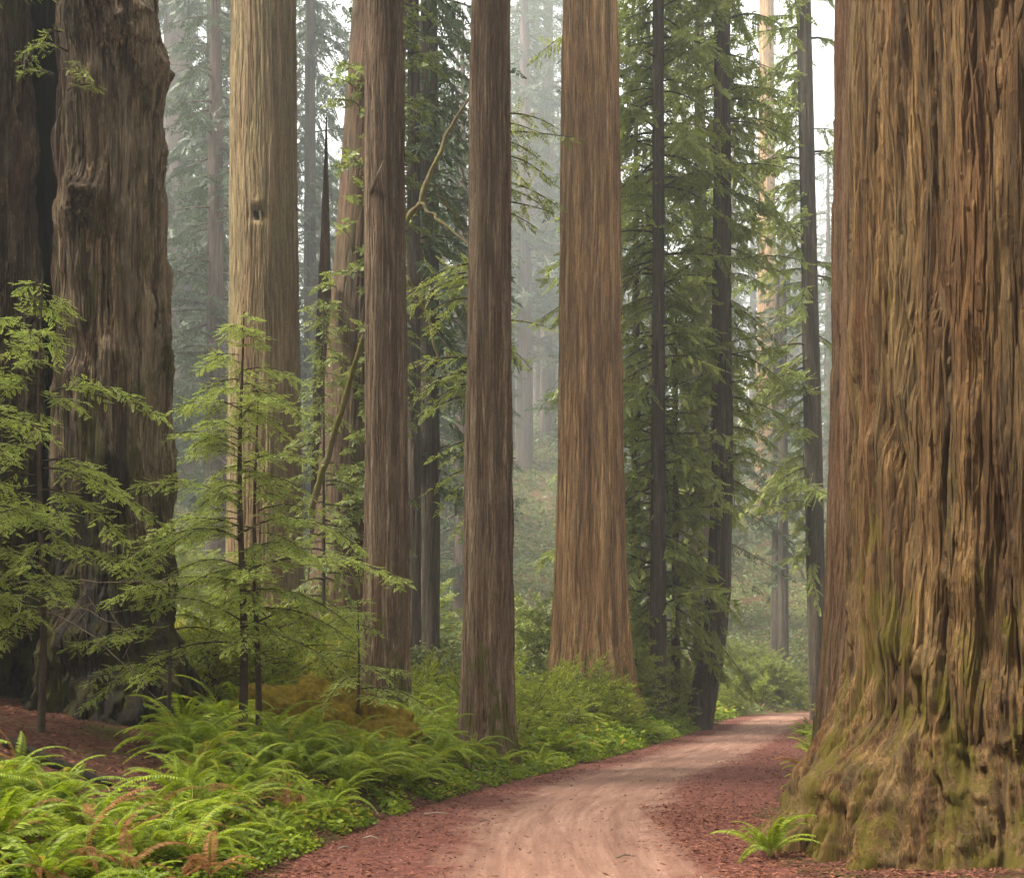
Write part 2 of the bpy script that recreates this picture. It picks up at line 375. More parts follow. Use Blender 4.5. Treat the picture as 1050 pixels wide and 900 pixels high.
def prof(zs, rs): return lambda Z: np.interp(Z, zs, rs)
def rows_for(zvis, H, dz, dz2=.6): return np.concatenate([np.arange(-.6, zvis, dz), np.arange(zvis, H, dz2), [H, H+.05]])

# ------------------------------------------------------------------ foliage
def unit(a): return a/np.maximum(np.linalg.norm(a, axis=-1, keepdims=True), 1e-9)

def leaves_along(rng, P, D, Ln, spacing, ll, lw, kmax, upj=.5, fwd=.55, droop=.1, sides=2, taper=.5):
    """leaf quads along twigs: P start, D direction, Ln length"""
    n = len(P); K = kmax
    tt = (np.arange(K)+.5)/K
    keep = np.ones((n, K), bool)
    cnt = np.clip((Ln/spacing).astype(int), 2, K)
    keep = np.arange(K)[None] < cnt[:, None]
    tpos = (np.arange(K)[None]+.6)/cnt[:, None]
    up = unit(np.array([0, 0, 1.0])[None] + rng.normal(0, upj, (n, 3)))
    side = unit(np.cross(D, up)); up = unit(np.cross(side, D))
    vs, tn = [], []
    tw_t = rng.random(n)
    for sgn in ((1, -1) if sides == 2 else (1,)):
        pos = P[:, None] + D[:, None]*(tpos*Ln[:, None])[..., None]
        d = unit(D[:, None]*(fwd+rng.normal(0, .15, (n, K, 1))) + sgn*side[:, None]*1.0 - np.array([0, 0, droop]) + rng.normal(0, .12, (n, K, 3)))
        l = ll*(1-taper*tpos**2)*rng.uniform(.75, 1.15, (n, K))
        wv = unit(np.cross(d, up[:, None] + rng.normal(0, .25, (n, K, 3))))*lw*.5
        a = pos; c = pos + d*l[..., None]; m = pos + d*(l*.45)[..., None]
        q = np.stack([a, m+wv, c, m-wv], 2)[keep]
        vs.append(q); tn.append(np.clip(tw_t[:, None]*.6+.35*rng.random((n, K))+.0, 0, 1)[keep])
    # a leaf at the tip
    tip = P + D*Ln[:, None]; c = tip + D*ll; w = unit(np.cross(D, up))*lw*.5; m = tip + D*ll*.45
    vs.append(np.stack([tip-D*ll*.3, m+w, c, m-w], 1)); tn.append(tw_t*.6+.2)
    return np.concatenate(vs), np.concatenate(tn)

def tube(pts, rads, k=4):
    pts = np.asarray(pts, float); n = len(pts)
    tan = unit(np.gradient(pts, axis=0))
    av = np.abs(pts[-1]-pts[0]); ref = np.eye(3)[int(np.argmin(av))][None]
    u = unit(np.cross(tan, ref)); v = np.cross(tan, u)
    a = np.linspace(0, 2*np.pi, k, endpoint=False)
    V = pts[:, None] + np.asarray(rads)[:, None, None]*(np.cos(a)[None, :, None]*u[:, None] + np.sin(a)[None, :, None]*v[:, None])
    i = np.arange(n-1)[:, None]*k + np.arange(k)[None]; j = np.arange(n-1)[:, None]*k + (np.arange(k)[None]+1) % k
    return V.reshape(-1, 3), np.stack([i, j, j+k, i+k], -1).reshape(-1, 4)

def assemble(name, quads, tint, wood, mats):
    V = [quads.reshape(-1, 3)]; nq = len(quads)
    Fc = [np.arange(nq*4).reshape(-1, 4)]; mi = [np.zeros(nq, int)]; tn = [np.repeat(tint, 4)]
    off = nq*4
    for v, f in wood:
        V.append(v); Fc.append(f+off); mi.append(np.ones(len(f), int)); tn.append(np.full(len(v), .5)); off += len(v)
    return new_mesh(name, np.concatenate(V), np.concatenate(Fc), mats, tint=np.concatenate(tn), midx=np.concatenate(mi))

def crown_mesh(name, seed, branches, mats, twig_sp=.16, twig_len=.5, leaf=(.12, .045), leaf_sp=.06, kmax=10, twig_droop=.25, sub=False, sub_sp=.07, sub_len=.16, upj=.5, fwd=.55, bare=.15, wood_r=.02, leaf_droop=.1):
    """branches: list of (start xyz, azimuth, length, elevation, droop)"""
    rng = np.random.default_rng(seed)
    tp, td, tl_ = [], [], []; wood = []
    for (st, az, L, el, dr) in branches:
        h = np.array([math.cos(az), math.sin(az), 0.]); sd = np.array([-h[1], h[0], 0.])
        bend = rng.normal(0, .12 if sub else .32)
        ts = np.linspace(0, 1, 8)
        f = lambda t: np.array(st)[None] + h[None]*(L*t*math.cos(el))[:, None] + sd[None]*(bend*L*t**2)[:, None] + np.array([0, 0, 1.])[None]*(L*t*math.sin(el)-dr*L*t**2)[:, None]
        pts = f(ts)
        wood.append(tube(pts, wood_r*L**.7*(1-.85*ts)+.003, 4))
        m = max(3, int(L*(1-bare)/twig_sp))
        t = np.clip(bare + (1-bare)*(np.arange(m)+rng.random(m)*.8)/m, 0, 1)
        p = f(t); tg = unit(f(t+.02)-p)
        for sgn in (1, -1):
            k = rng.random(m) < .9
            d = unit(tg*rng.uniform(.4, .9, (m, 1)) + sgn*np.cross(np.array([0, 0, 1.]), tg)*rng.uniform(.5, 1, (m, 1)) + np.array([0, 0, 1.])*(rng.normal(-twig_droop, .22 if sub else .45, (m, 1))))
            l = twig_len*(1.05-.6*t)*rng.uniform(.4 if sub else .25, 1.25, m)*min(1.4, .6+.25*L)
            tp.append(p[k]); td.append(d[k]); tl_.append(l[k])
        tp.append(p[-1:]); td.append(tg[-1:]); tl_.append(np.array([twig_len*.6]))
    P, D, Ln = np.concatenate(tp), np.concatenate(td), np.concatenate(tl_)
    if sub:
        sp, sd_, sl = [], [], []
        for i in range(len(P)):
            m = max(2, int(Ln[i]/sub_sp)); t = (np.arange(m)+.5)/m
            pos = P[i]+D[i]*(t*Ln[i])[:, None] + np.array([0, 0, -1.])*(.12*Ln[i]*t**2)[:, None]
            up = unit(np.array([0, 0, 1.])+rng.normal(0, .25, 3)); side = unit(np.cross(D[i], up))
            sg = np.where(np.arange(m) % 2 == 0, 1, -1)[:, None]
            d = unit(D[i][None]*.85 + side[None]*sg*.75 + rng.normal(0, .12, (m, 3)) + np.array([0, 0, -.12]))
            sp.append(pos); sd_.append(d); sl.append(sub_len*(1.1-.6*t)*rng.uniform(.7, 1.2, m))
            wood.append(tube(np.stack([P[i], P[i]+D[i]*Ln[i]*.5-np.array([0, 0, .03*Ln[i]]), P[i]+D[i]*Ln[i]-np.array([0, 0, .12*Ln[i]])]), [.004, .003, .0015], 3))
        P, D, Ln = np.concatenate(sp), np.concatenate(sd_), np.concatenate(sl)
    q, tn = leaves_along(rng, P, D, Ln, leaf_sp, leaf[0], leaf[1], kmax, upj=upj, fwd=fwd, droop=leaf_droop)
    return assemble(name, q, tn, wood, mats)

def whorl(rng, z0, z1, n, Lf, r=0.1, el=(.0, .3), dr=(.2, .5), az=None, cf=None, face=False):
    out = []
    hs = np.sort(z0 + (z1-z0)*(np.arange(n)+rng.random(n))/n)
    for h in hs:
        a = rng.uniform(0, 2*np.pi) if az is None else rng.normal(az[0], az[1])
        if face and abs((a-R(270)+np.pi) % (2*np.pi)-np.pi) < R(27): a = rng.choice([R(200), R(340)])+rng.normal(0, .25)
        c = cf(h) if cf else (0, 0)
        out.append(((c[0]+r*math.cos(a), c[1]+r*math.sin(a), h), a, Lf(h)*rng.uniform(.45, 1.25), rng.uniform(*el), rng.uniform(*dr)))
    return out

# ------------------------------------------------------------------ background conifers and high crowns
protos = []
specs = [(46, 8, 150, 4.2), (40, 3, 170, 3.6), (30, 1.5, 150, 3.4), (54, 14, 140, 4.4)]
for k, (H, z0, n, L) in enumerate(specs):
    t_ = trunk_mesh('trunk', M['bark_fog'], H, prof([-1, 0, H*.5, H], [.75, .62, .42, .06]), 28, np.arange(-1, H, .8), 300+k, .2, .04, .05, .05)
    r2 = np.random.default_rng(310+k)
    b = whorl(r2, z0, H*.97, n, lambda h, H=H, L=L: L*(1.12-h/H)**.6, .2, (-.35, .4), (.1, .6))
    c_ = crown_mesh('crown', 320+k, b, [M['leaf_fog'], M['bark_fog']], .33, 1.1, (.27, .11), .15, 9, .45, upj=.9, wood_r=.03, leaf_droop=.4)
    protos.append((t_, c_))
def high_crown(t, zb, top, k=3, sc=1.0):
    """crown high above the picture: bottom at zb, on a trunk reaching top"""
    z0 = specs[k][1]; return obj('crown', protos[k][1], t, (0, 0, zb-z0*sc), (0, 0, zb), sc)

# ------------------------------------------------------------------ hero trees
def place(name, label, cat, px, Y, zbase=None, group=None):
    x = wx(px, Y); z = gz(x, Y) if zbase is None else zbase
    return thing(name, label, cat, (x, Y, z), group)

# 1. right foreground redwood
Yh, Xh = 12.0, 5.12
tr = thing('giant_redwood', 'huge redwood with thick ridged bark and a mossy flared base on the right road edge', 'tree', (Xh, Yh, .15))
me = trunk_mesh('trunk', M['bark_hero'], 16, prof([-.6, 0, .4, .8, 1.2, 1.6, 2.5, 4, 8, 16], [2.95, 2.55, 2.27, 2.05, 1.91, 1.84, 1.79, 1.78, 1.78, 1.64]), 1100,
                rows_for(8.2, 16, .028, .3), 1, .15, .10, .04, .26, lobes=.20, lobe_h=.9, lobe_k=2.2, fine=.3, rough_base=.24, gnarl=.012, big=.19, strips=(6500, .3, 1.9, .02, .085, .034, 9),
                lumps=[(R(215), 1.6, .3, .12), (R(235), .6, .35, .15), (R(228), 2.4, .25, .08), (R(205), .5, .4, .14), (R(250), 1.2, .3, .12)])
obj('trunk', me, tr)
rg = np.random.default_rng(77)
nr_ = len(rows_for(8.2, 16, .028, .3)); buf = np.empty(len(me.vertices)*3, np.float32); me.vertices.foreach_get('co', buf)
G = buf.reshape(-1, 3)[:nr_*1100].reshape(nr_, 1100, 3).astype(float)
NN = 150000
a_, b_ = rg.integers(4, nr_-4, NN), rg.integers(0, 1100, NN); p_ = G[a_, b_]
nrm = unit(np.cross(G[a_, (b_+2) % 1100]-G[a_, b_-2], G[a_+2, b_]-G[a_-2, b_]))
mk = fbm(p_[:, 0]*1.5, p_[:, 1]*1.5, p_[:, 2]*.55+3, 4) + .3*perlin(p_[:, 0]*9, p_[:, 1]*9, p_[:, 2]*7) - .12*p_[:, 2]
ok_ = (mk > .12) & (p_[:, 2] < 5); p_, nrm, mk = p_[ok_], nrm[ok_], mk[ok_]; n = len(p_)
d_ = unit(nrm*.9 + rg.normal(0, .5, (n, 3))); s_ = rg.uniform(.010, .026, (n, 1)); w_ = unit(np.cross(d_, rg.normal(0, 1, (n, 3))))*s_*.32
p_ = p_ - nrm*.004
M['moss_tuft'] = leaf_mat('moss_tuft', (.055, .042, .004), (.20, .165, .014), None, .3, .8, .1)
obj('moss', assemble('moss', np.stack([p_-w_, p_+d_*s_*.6-w_*.8, p_+d_*s_, p_+w_], 1), np.clip(rg.random(n)*.7+.3*sstep(.1, .6, mk), 0, .9), [], [M['moss_tuft'], M['moss_tuft']]), tr)

# 2. redwood just behind it
tr = thing('redwood', 'straight reddish redwood squeezed behind the huge mossy right-hand trunk', 'tree', (6.57, 20.5, .15))
obj('trunk', trunk_mesh('trunk', M['bark_side'], 26, prof([-.6, 0, .5, 1.5, 3.2, 6, 12, 26], [1.85, 1.65, 1.53, 1.42, 1.30, 1.22, 1.17, 1.0]), 360, rows_for(14, 26, .06), 2, .16, .06, .035, .08, big=.13, strips=(1500, .5, 2.5, .03, .08, .03, 14), lobes=.1), tr)

# 3. centre redwood
tr = place('redwood', 'broad cinnamon redwood with a swollen base standing in ferns beyond the two slim grey trunks', 'tree', 605, 38, .85)
obj('trunk', trunk_mesh('trunk', M['bark_centre'], 66, prof([-.6, 0, .8, 2, 4, 8, 16, 24, 34, 66], [1.62, 1.5, 1.36, 1.22, 1.10, 1.0, .89, .78, .66, .05]), 420, rows_for(25, 66, .09), 3, .18, .07, .03, .16, lobes=.16, lobe_h=1.6, fine=.35, big=.11, strips=(2600, .8, 4, .04, .11, .04, 24)), tr); high_crown(tr, 27, 66)
# 4. slim grey trunk, right one of the pair
tr = place('redwood', 'slim straight grey-brown redwood rising from the roadside ferns in the middle', 'tree', 500, 22)
obj('trunk', trunk_mesh('trunk', M['bark_grey'], 50, prof([-.6, 0, .4, 1.2, 3, 8, 14, 24, 50], [.66, .58, .51, .465, .43, .365, .32, .26, .04]), 300, rows_for(14.5, 50, .05), 4, .09, .055, .035, .04, strips=(2000, .4, 2.4, .018, .045, .022, 14.5), lobes=.05, cfun=lambda Z: (.0+.004*Z, 0*Z)), tr); high_crown(tr, 18, 50, 0, .85)
# 5. slim grey trunk, left one
tr = place('redwood', 'slim grey-brown redwood with a broken branch stub beside the green saplings', 'tree', 397, 24)
obj('trunk', trunk_mesh('trunk', M['bark_grey'], 56, prof([-.6, 0, .4, 1.2, 3, 8, 14, 26, 56], [.60, .53, .49, .455, .43, .385, .345, .27, .04]), 300, rows_for(16, 56, .05), 5, .09, .055, .035, .05, strips=(2000, .4, 2.4, .018, .045, .022, 15.5), lobes=.05, cfun=lambda Z: (-.004*Z, 0*Z)), tr); high_crown(tr, 19.5, 56, 0, .9)
v, f = tube([(-.3, -.3, 10.0), (-.12, -.55, 10.25), (.0, -.62, 10.5)], [.05, .035, .012], 6)
obj('branch_stub', new_mesh('branch_stub', v, f, [M['wood_dead']]), tr)
# 6. pale redwood back left
tr = place('redwood', 'thick pale redwood with a dark knot in the mist behind the saplings', 'tree', 271, 34)
obj('trunk', trunk_mesh('trunk', M['bark_pale'], 64, prof([-.6, 0, 1, 3, 8, 16, 22, 34, 64], [1.5, 1.3, 1.15, 1.05, .97, .88, .80, .66, .05]), 300, rows_for(23, 64, .1), 6, .13, .06, .035, .08, lumps=[(R(-90), 12.1, .17, -.16), (R(-90), 12.45, .2, .05), (R(-97), 11.8, .16, .05)], strips=(1400, .8, 3, .03, .07, .018, 23)), tr); high_crown(tr, 25, 64)
kn = np.array([0, -.86, 12.1])
th = np.linspace(0, 2*np.pi, 14, endpoint=False)
kv = [kn + np.array([r*math.cos(a)*(1+.3*math.sin(3*a+1)), dy, r*1.2*math.sin(a)*(1+.25*math.cos(2*a))]) for r, dy in ((.17, .08), (.13, .0), (.08, -.0), (.01, .02)) for a in th]
kf = [(r*14+k, r*14+(k+1) % 14, (r+1)*14+(k+1) % 14, (r+1)*14+k) for r in range(3) for k in range(14)]
obj('knot', new_mesh('knot', kv, kf, [M['shade_knot_black']], smooth=True), tr)
# 7. leaning reddish redwood with sprouts
cf4 = lambda Z: (.055*np.clip(Z, 0, None), 0*Z)
tr = place('redwood', 'reddish redwood clothed in yellow-green sprouts leaning behind the slim grey trunk', 'tree', 352, 32)
obj('trunk', trunk_mesh('trunk', M['bark_red'], 32, prof([-.6, 0, 1, 4, 10, 18, 32], [1.4, 1.2, 1.08, .96, .84, .68, .45]), 220, rows_for(22, 32, .1), 7, .12, .04, .05, .08, cfun=cf4), tr)
rng = np.random.default_rng(71)
br = whorl(rng, 3.5, 23, 230, lambda h: .8, .8, (-.1, .5), (.3, .7), (R(-62), .55), lambda h: cf4(np.array(h)))
obj('sprouts', crown_mesh('sprouts', 72, br, [M['leaf_sprout'], M['wood_twig']], .08, .4, (.11, .055), .05, 9, upj=.8), tr)

# 8. twin burnt redwood on the left
tr = place('burnt_redwood', 'old fire-scarred redwood with two fused dark trunks and a black cleft on the left bank', 'tree', 60, 18)
X0 = wx(60, 18)
obj('trunk', trunk_mesh('trunk', M['bark_burnt'], 48, prof([-.8, 0, .5, 1.2, 2.2, 4, 8, 20, 48], [1.75, 1.38, 1.14, .96, .85, .78, .73, .58, .05]), 560, rows_for(12, 48, .035, .3), 8, .18, .10, .07, .2, gnarl=.12, strips=(2600, .3, 1.6, .025, .08, .03, 12), lobes=.24, lobe_h=1.4, rough_base=.3,
    lumps=[(R(260), 7.0, .4, .28), (R(285), 9.7, .45, .34), (R(320), 9.2, .5, .3), (R(240), 4.6, .3, .1), (R(275), 1.0, .4, .2), (R(310), 2.3, .3, .12), (R(350), 5.4, .5, .07)],
    cfun=lambda Z: (.86-.008*Z, 0*Z-.15)), tr)
obj('trunk', trunk_mesh('trunk', M['bark_burnt'], 20, prof([-.8, 0, .5, 1.2, 2.2, 4, 8, 20], [1.6, 1.4, 1.22, 1.1, 1.02, .98, .92, .7]), 460, rows_for(12, 20, .04, .3), 9, .18, .10, .07, .2, gnarl=.14, strips=(1600, .3, 1.4, .025, .08, .03, 12), lobes=.24, lobe_h=1.4, rough_base=.3,
    lumps=[(R(300), 6.2, .45, .15), (R(310), 3.0, .4, .18), (R(320), 1.2, .4, .2), (R(290), 8.8, .5, .15)], cfun=lambda Z: (-1.42+.006*Z, 0*Z+.1)), tr)
obj('cleft_shade_core', trunk_mesh('cleft_shade_core', M['shade_knot_black'], 19, prof([-.8, 0, 4, 19], [1.1, .8, .55, .45]), 120, rows_for(12, 19, .12, .4), 10, .2, .06, .1, .2, cfun=lambda Z: (-.25+0*Z, 0*Z+1.0)), tr)  # added column, coloured near black to darken the gap between the trunks
rng = np.random.default_rng(81)
high_crown(tr, 15, 48, 3, .85)
br = [((.3+rng.normal(0, .3), -.95, 10.0+rng.uniform(-1.6, 1.6)), R(-90)+rng.normal(0, .6), rng.uniform(.5, 1.0), rng.uniform(-.3, .3), rng.uniform(.2, .6)) for _ in range(9)]
br += [((-.35+rng.normal(0, .25), -.9, 10.3+rng.uniform(-.6, 1.2)), R(-70)+rng.normal(0, .5), rng.uniform(.6, 1.1), rng.uniform(-.2, .3), rng.uniform(.2, .6)) for _ in range(6)]
obj('sprouts', crown_mesh('sprouts', 82, br, [M['leaf_sapling'], M['wood_twig']], .09, .28, (.028, .009), .014, 14, sub=True, sub_len=.13), tr)

# dead snag
tr = place('dead_snag', 'bare pointed dead snag standing beside the pale mist-veiled redwood', 'dead tree', 328, 35)
obj('trunk', trunk_mesh('trunk', M['bark_red'], 15.6, prof([-.6, 0, 4, 9, 12.5, 15.6], [.46, .40, .33, .24, .12, .015]), 60, np.concatenate([np.arange(-.6, 15.5, .12), [15.6, 15.65]]), 11, .1, .03, .05, .05, cfun=lambda Z: (.012*Z, 0*Z)), tr)

# ------------------------------------------------------------------ mid-distance dark trees with leafy crowns (right of centre)
def leafy_tree(name, label, px, Y, H, rs, zc, n, Lf, seed, mat='leaf_broad', bark='bark_dark', cf=None, az=None, leaf=(.145, .078), twl=.8, el=(-.45, .65), dr=(.1, .8), group=None, tsp=.15, zbase=None, tdr=.5):
    t = place(name, label, 'tree', px, Y, zbase, group)
    zs = np.linspace(0, 1, len(rs))*H; zs[0] = -.6
    cfun = (lambda Z: cf(Z)) if cf else None
    obj('trunk', trunk_mesh('trunk', M[bark], H, prof(zs, rs), 96, np.arange(-.6, H, .15), seed, .10, .035, .05, .05, cfun=cfun), t)
    rng = np.random.default_rng(seed)
    b = whorl(rng, zc[0], zc[1], n, Lf, .1, el, dr, az, (lambda h: [float(q) for q in cf(np.array(h))]) if cf else None, True)
    obj('crown', crown_mesh('crown', seed+1, b, [M[mat], M[bark]], tsp, twl, leaf, .07, 11, tdr, upj=.85, leaf_droop=.55), t)
    return t

leafy_tree('bay_tree', 'dark upright tree with dense hanging foliage right behind the cinnamon redwood', 675, 42, 34, [.30, .25, .22, .2, .17, .12], (2.5, 32), 225, lambda h: 2.5+.6*math.sin(h*1.7), 201)
leafy_tree('bay_tree', 'thin dark stem half hidden in hanging leaves beside the dark upright tree', 693, 43.5, 15, [.17, .14, .11, .07, .02], (1.5, 15), 75, lambda h: 1.7*(1-.5*h/15), 211)
cf9 = lambda Z: (np.interp(Z, [-1, 0, 1, 2.5, 5, 9, 14, 34], [-.48, -.42, -.26, .02, .30, .44, .42, .45]), 0*Z)
leafy_tree('bay_tree', 'dark curving tree with a bent foot standing right at the left road edge', 728, 44, 34, [.53, .41, .35, .31, .26, .2], (8.5, 30), 150, lambda h: 2.3+.5*math.sin(h*2.3), 221, cf=cf9, zbase=0.0)
leafy_tree('bay_tree', 'tall slender dark tree with sparse layered foliage left of the squeezed redwood', 840, 55, 44, [.42, .40, .37, .33, .3, .2], (7, 42), 130, lambda h: 2.7+1.0*math.sin(h*1.3), 231, az=(R(175), 1.0), cf=lambda Z: (-.022*Z, 0*Z))
leafy_tree('understory_tree', 'leafy understory tree filling the gap between cinnamon redwood and dark upright tree', 652, 46, 24, [.2, .16, .12, .05], (1.0, 26), 165, lambda h: 2.4+.6*math.sin(h*2.), 241)
leafy_tree('understory_tree', 'leafy understory tree with dark stem behind the curving roadside tree', 715, 52, 30, [.25, .2, .15, .08], (3, 30), 70, lambda h: 1.7, 251)
# lone trunks in the fog behind the bend
tr = place('redwood', 'tall pale redwood fading into bright fog beyond the road bend', 'tree', 786, 150)
obj('trunk', trunk_mesh('trunk', M['bark_centre'], 88, prof([-.6, 0, 5, 35, 88], [1.8, 1.55, 1.3, 1.08, .7]), 90, rows_for(86, 88, .5), 31, .2, .06, .05, .1), tr)
leafy_tree('slender_conifer', 'thin dark conifer pole beside the pale fog-veiled redwood', 803, 90, 32, [.42, .38, .34, .26, .12], (6, 32), 60, lambda h: 2.0, 261, 'leaf_fog', leaf=(.2, .08), twl=.8)
leafy_tree('slender_conifer', 'slim reddish conifer just right of the pale fog-veiled redwood base', 797, 95, 30, [.5, .45, .4, .3, .1], (9, 30), 50, lambda h: 2.0, 266, 'leaf_fog', leaf=(.2, .08), twl=.8)
# behind the pair of grey trunks
leafy_tree('hemlock', 'dark drooping hemlock hanging behind the gap between the two slim grey trunks', 440, 40, 34, [.36, .33, .3, .26, .2], (6, 33), 150, lambda h: 2.4, 271, 'leaf_dark', dr=(.4, .8))
leafy_tree('hemlock', 'thin dark hemlock hugging the right side of the left grey trunk', 424, 37, 30, [.24, .22, .19, .15, .1], (9, 30), 80, lambda h: 1.7, 281, 'leaf_dark', dr=(.4, .8))
leafy_tree('hemlock', 'dim bluish hemlock in mist between the fire-scarred trunk and the pale redwood', 182, 125, 82, [1.75, 1.6, 1.45, 1.2, .9], (8, 80), 210, lambda h: 6.0, 291, 'leaf_fog', leaf=(.36, .15), tsp=.34, twl=1.5, bark='bark_fog')
leafy_tree('hemlock', 'misty drooping conifer close against the left of the pale redwood', 218, 100, 70, [.6, .56, .5, .4, .2], (3, 70), 210, lambda h: 5.0, 296, 'leaf_fog', leaf=(.32, .13), tsp=.3, twl=1.4)
leafy_tree('hemlock', 'misty conifer with hanging boughs right of the pale redwood', 318, 90, 66, [.5, .46, .4, .3, .2], (7, 66), 190, lambda h: 4.6, 299, 'leaf_fog', leaf=(.3, .12), tsp=.28, twl=1.3)

# ------------------------------------------------------------------ background forest
rng = np.random.default_rng(5)
spots = []
def try_spot(px, Y, k, sc):
    spots.append((wx(px, Y), Y, k, sc))
for band, (y0, y1, n) in enumerate([(60, 90, 24), (90, 160, 50), (160, 340, 110), (340, 600, 60)]):
    for i in range(n):
        Y = rng.uniform(y0, y1); px = -160 + (i+rng.random())/n*1330
        if 742 < px < 835 and (Y < 190 or rng.random() < .55): continue
        if 512 < px < 592 and Y < 160: continue
        x = wx(px, Y)
        if abs(float(lateral(np.array([x]), np.array([Y]))[0])) < 3.5: continue
        if 835 < px and Y < 58: continue
        spots.append((x, Y, int(rng.integers(0, 4)), rng.uniform(.8, 1.1)*(1 if Y < 160 else rng.uniform(1, 1.25))))
for px, Y, k, sc in ((538, 175, 0, 2.00), (562, 195, 3, 2.12), (520, 188, 0, 2.00), (585, 182, 0, 1.88), (550, 218, 0, 2.12), (530, 240, 1, 2.00), (556, 260, 1, 2.00), (572, 227, 2, 2.12), (515, 273, 1, 2.00), (542, 299, 2, 2.38), (566, 338, 1, 2.12), (590, 279, 1, 2.00), (772, 240, 3, 1.3), (815, 220, 0, 1.2), (822, 260, 0, 1.4), (752, 200, 0, 1.3), (803, 280, 1, 1.3)): try_spot(px, Y, k, sc)
gl = ['misty conifer in the nearer rank of the fog-bound background forest', 'pale conifer fading into the fog on the far slope', 'faint conifer almost lost in the deepest fog']
gg = ['conifers in the near fog', 'conifers on the far slope', 'conifers in the deep fog']
for (x, Y, k, sc) in spots:
    b = 0 if Y < 90 else (1 if Y < 160 else 2)
    t = thing('background_conifer', gl[b], 'tree', (x, Y, gz(x, Y)-.1), gg[b], rng.uniform(0, 6.28), sc)
    obj('trunk', protos[k][0], t); obj('crown', protos[k][1], t)

# the forest goes on round the viewpoint: it shuts out the light from the sides and from behind
rng = np.random.default_rng(15)
ring = []
for i in range(900):
    x, y = rng.uniform(-45, 45), rng.uniform(-45, 52)
    if len(ring) >= 64: break
    if y > 2 and abs(x) < .44*y+9: continue
    if abs(float(lateral(np.array([x]), np.array([y]))[0])) < 6: continue
    if any((x-a)**2+(y-b)**2 < 30 for a, b in ring): continue
    ring.append((x, y))
for x, y in ring:
    k = int(rng.integers(0, 4))
    t = thing('background_conifer', 'tall conifer standing beside or behind the viewpoint outside the picture', 'tree', (x, y, gz(x, y)-.1), 'conifers around the viewpoint', rng.uniform(0, 6.28), rng.uniform(.85, 1.1))
    obj('trunk', protos[k][0], t); obj('crown', protos[k][1], t)

# ------------------------------------------------------------------ leaning mossy limbs
def limb(name, label, pts, rads, mat, cat='branch'):
    v, f = tube(pts, rads, 8)
    o = obj(name, new_mesh(name, v, f, [mat], smooth=True)); return tag(o, label, cat)
M['moss_wood'] = bark_mat('moss_wood', (.07, .05, .025), (.18, .14, .07), (.32, .27, .17), (.15, .15, .03), .6, moss=.55, moss_h=60, moss_col=(.14, .13, .015), scale=2)
def P3(px, py, Y): return np.array([wx(px, Y), Y, wz(py, Y)])
def catmull3(P, n):
    u = np.linspace(0, len(P)-1, (len(P)-1)*n+1); i = np.clip(u.astype(int), 0, len(P)-2); f_ = (u-i)[:, None]
    g = lambda k: P[np.clip(i+k, 0, len(P)-1)]
    return .5*(2*g(0)+(g(1)-g(-1))*f_+(2*g(-1)-5*g(0)+4*g(1)-g(2))*f_**2+(3*g(0)-g(-1)-3*g(1)+g(2))*f_**3)
def root_limb(name, label, cat, paths, mat, wob=.018):
    V, Fc, off = [], [], 0
    for pts, rads in paths:
        pts = np.array(pts); n = 14
        tt = np.linspace(0, len(pts)-1, n)
        pp = np.stack([np.interp(tt, np.arange(len(pts)), pts[:, k]) for k in range(3)], 1)
        pp[1:-1] += np.random.default_rng(3).normal(0, wob, (n-2, 3))
        rr = np.interp(tt, np.arange(len(rads)), rads)
        pp = catmull3(pp, 5); rr = np.interp(np.linspace(0, 1, len(pp)), np.linspace(0, 1, n), rr)
        v, f = tube(pp, rr, 10); v = v + .35*np.repeat(rr, 10)[:, None]*np.stack([perlin(v[:, 0]*14, v[:, 1]*14, v[:, 2]*14+q) for q in (0, 31.7, 63.1)], 1)
        V.append(v); Fc.append(f+off); off += len(v)
    o = obj(name, new_mesh(name, np.concatenate(V), np.concatenate(Fc), [mat], smooth=True)); return tag(o, label, cat)
Yb = 28
root_limb('mossy_branch', 'forked moss-covered limb slanting up between the two slim grey trunks', 'branch',
    [([P3(405, 250, Yb), P3(430, 205, Yb), P3(455, 145, Yb), P3(484, 95, Yb)], [.065, .06, .05, .02]),
     ([P3(430, 208, Yb), P3(452, 228, Yb-.3), P3(478, 250, Yb-.6)], [.04, .035, .02]),
     ([P3(440, 188, Yb), P3(462, 215, Yb+.3), P3(480, 245, Yb+.5)], [.03, .028, .016])], M['moss_wood'])
root_limb('leaning_log', 'mossy yellow-brown pole leaning against the back of the left grey trunk', 'log',
    [([P3(318, 525, 27), P3(346, 434, 26.6), P3(373, 343, 26.2)], [.075, .065, .045])], M['moss_wood'], .006)
root_limb('leaning_log', 'thin broken pole slanting below the mossy forked limb', 'log',
    [([P3(414, 282, 29), P3(437, 320, 29), P3(450, 372, 29)], [.04, .04, .03])], M['moss_wood'])

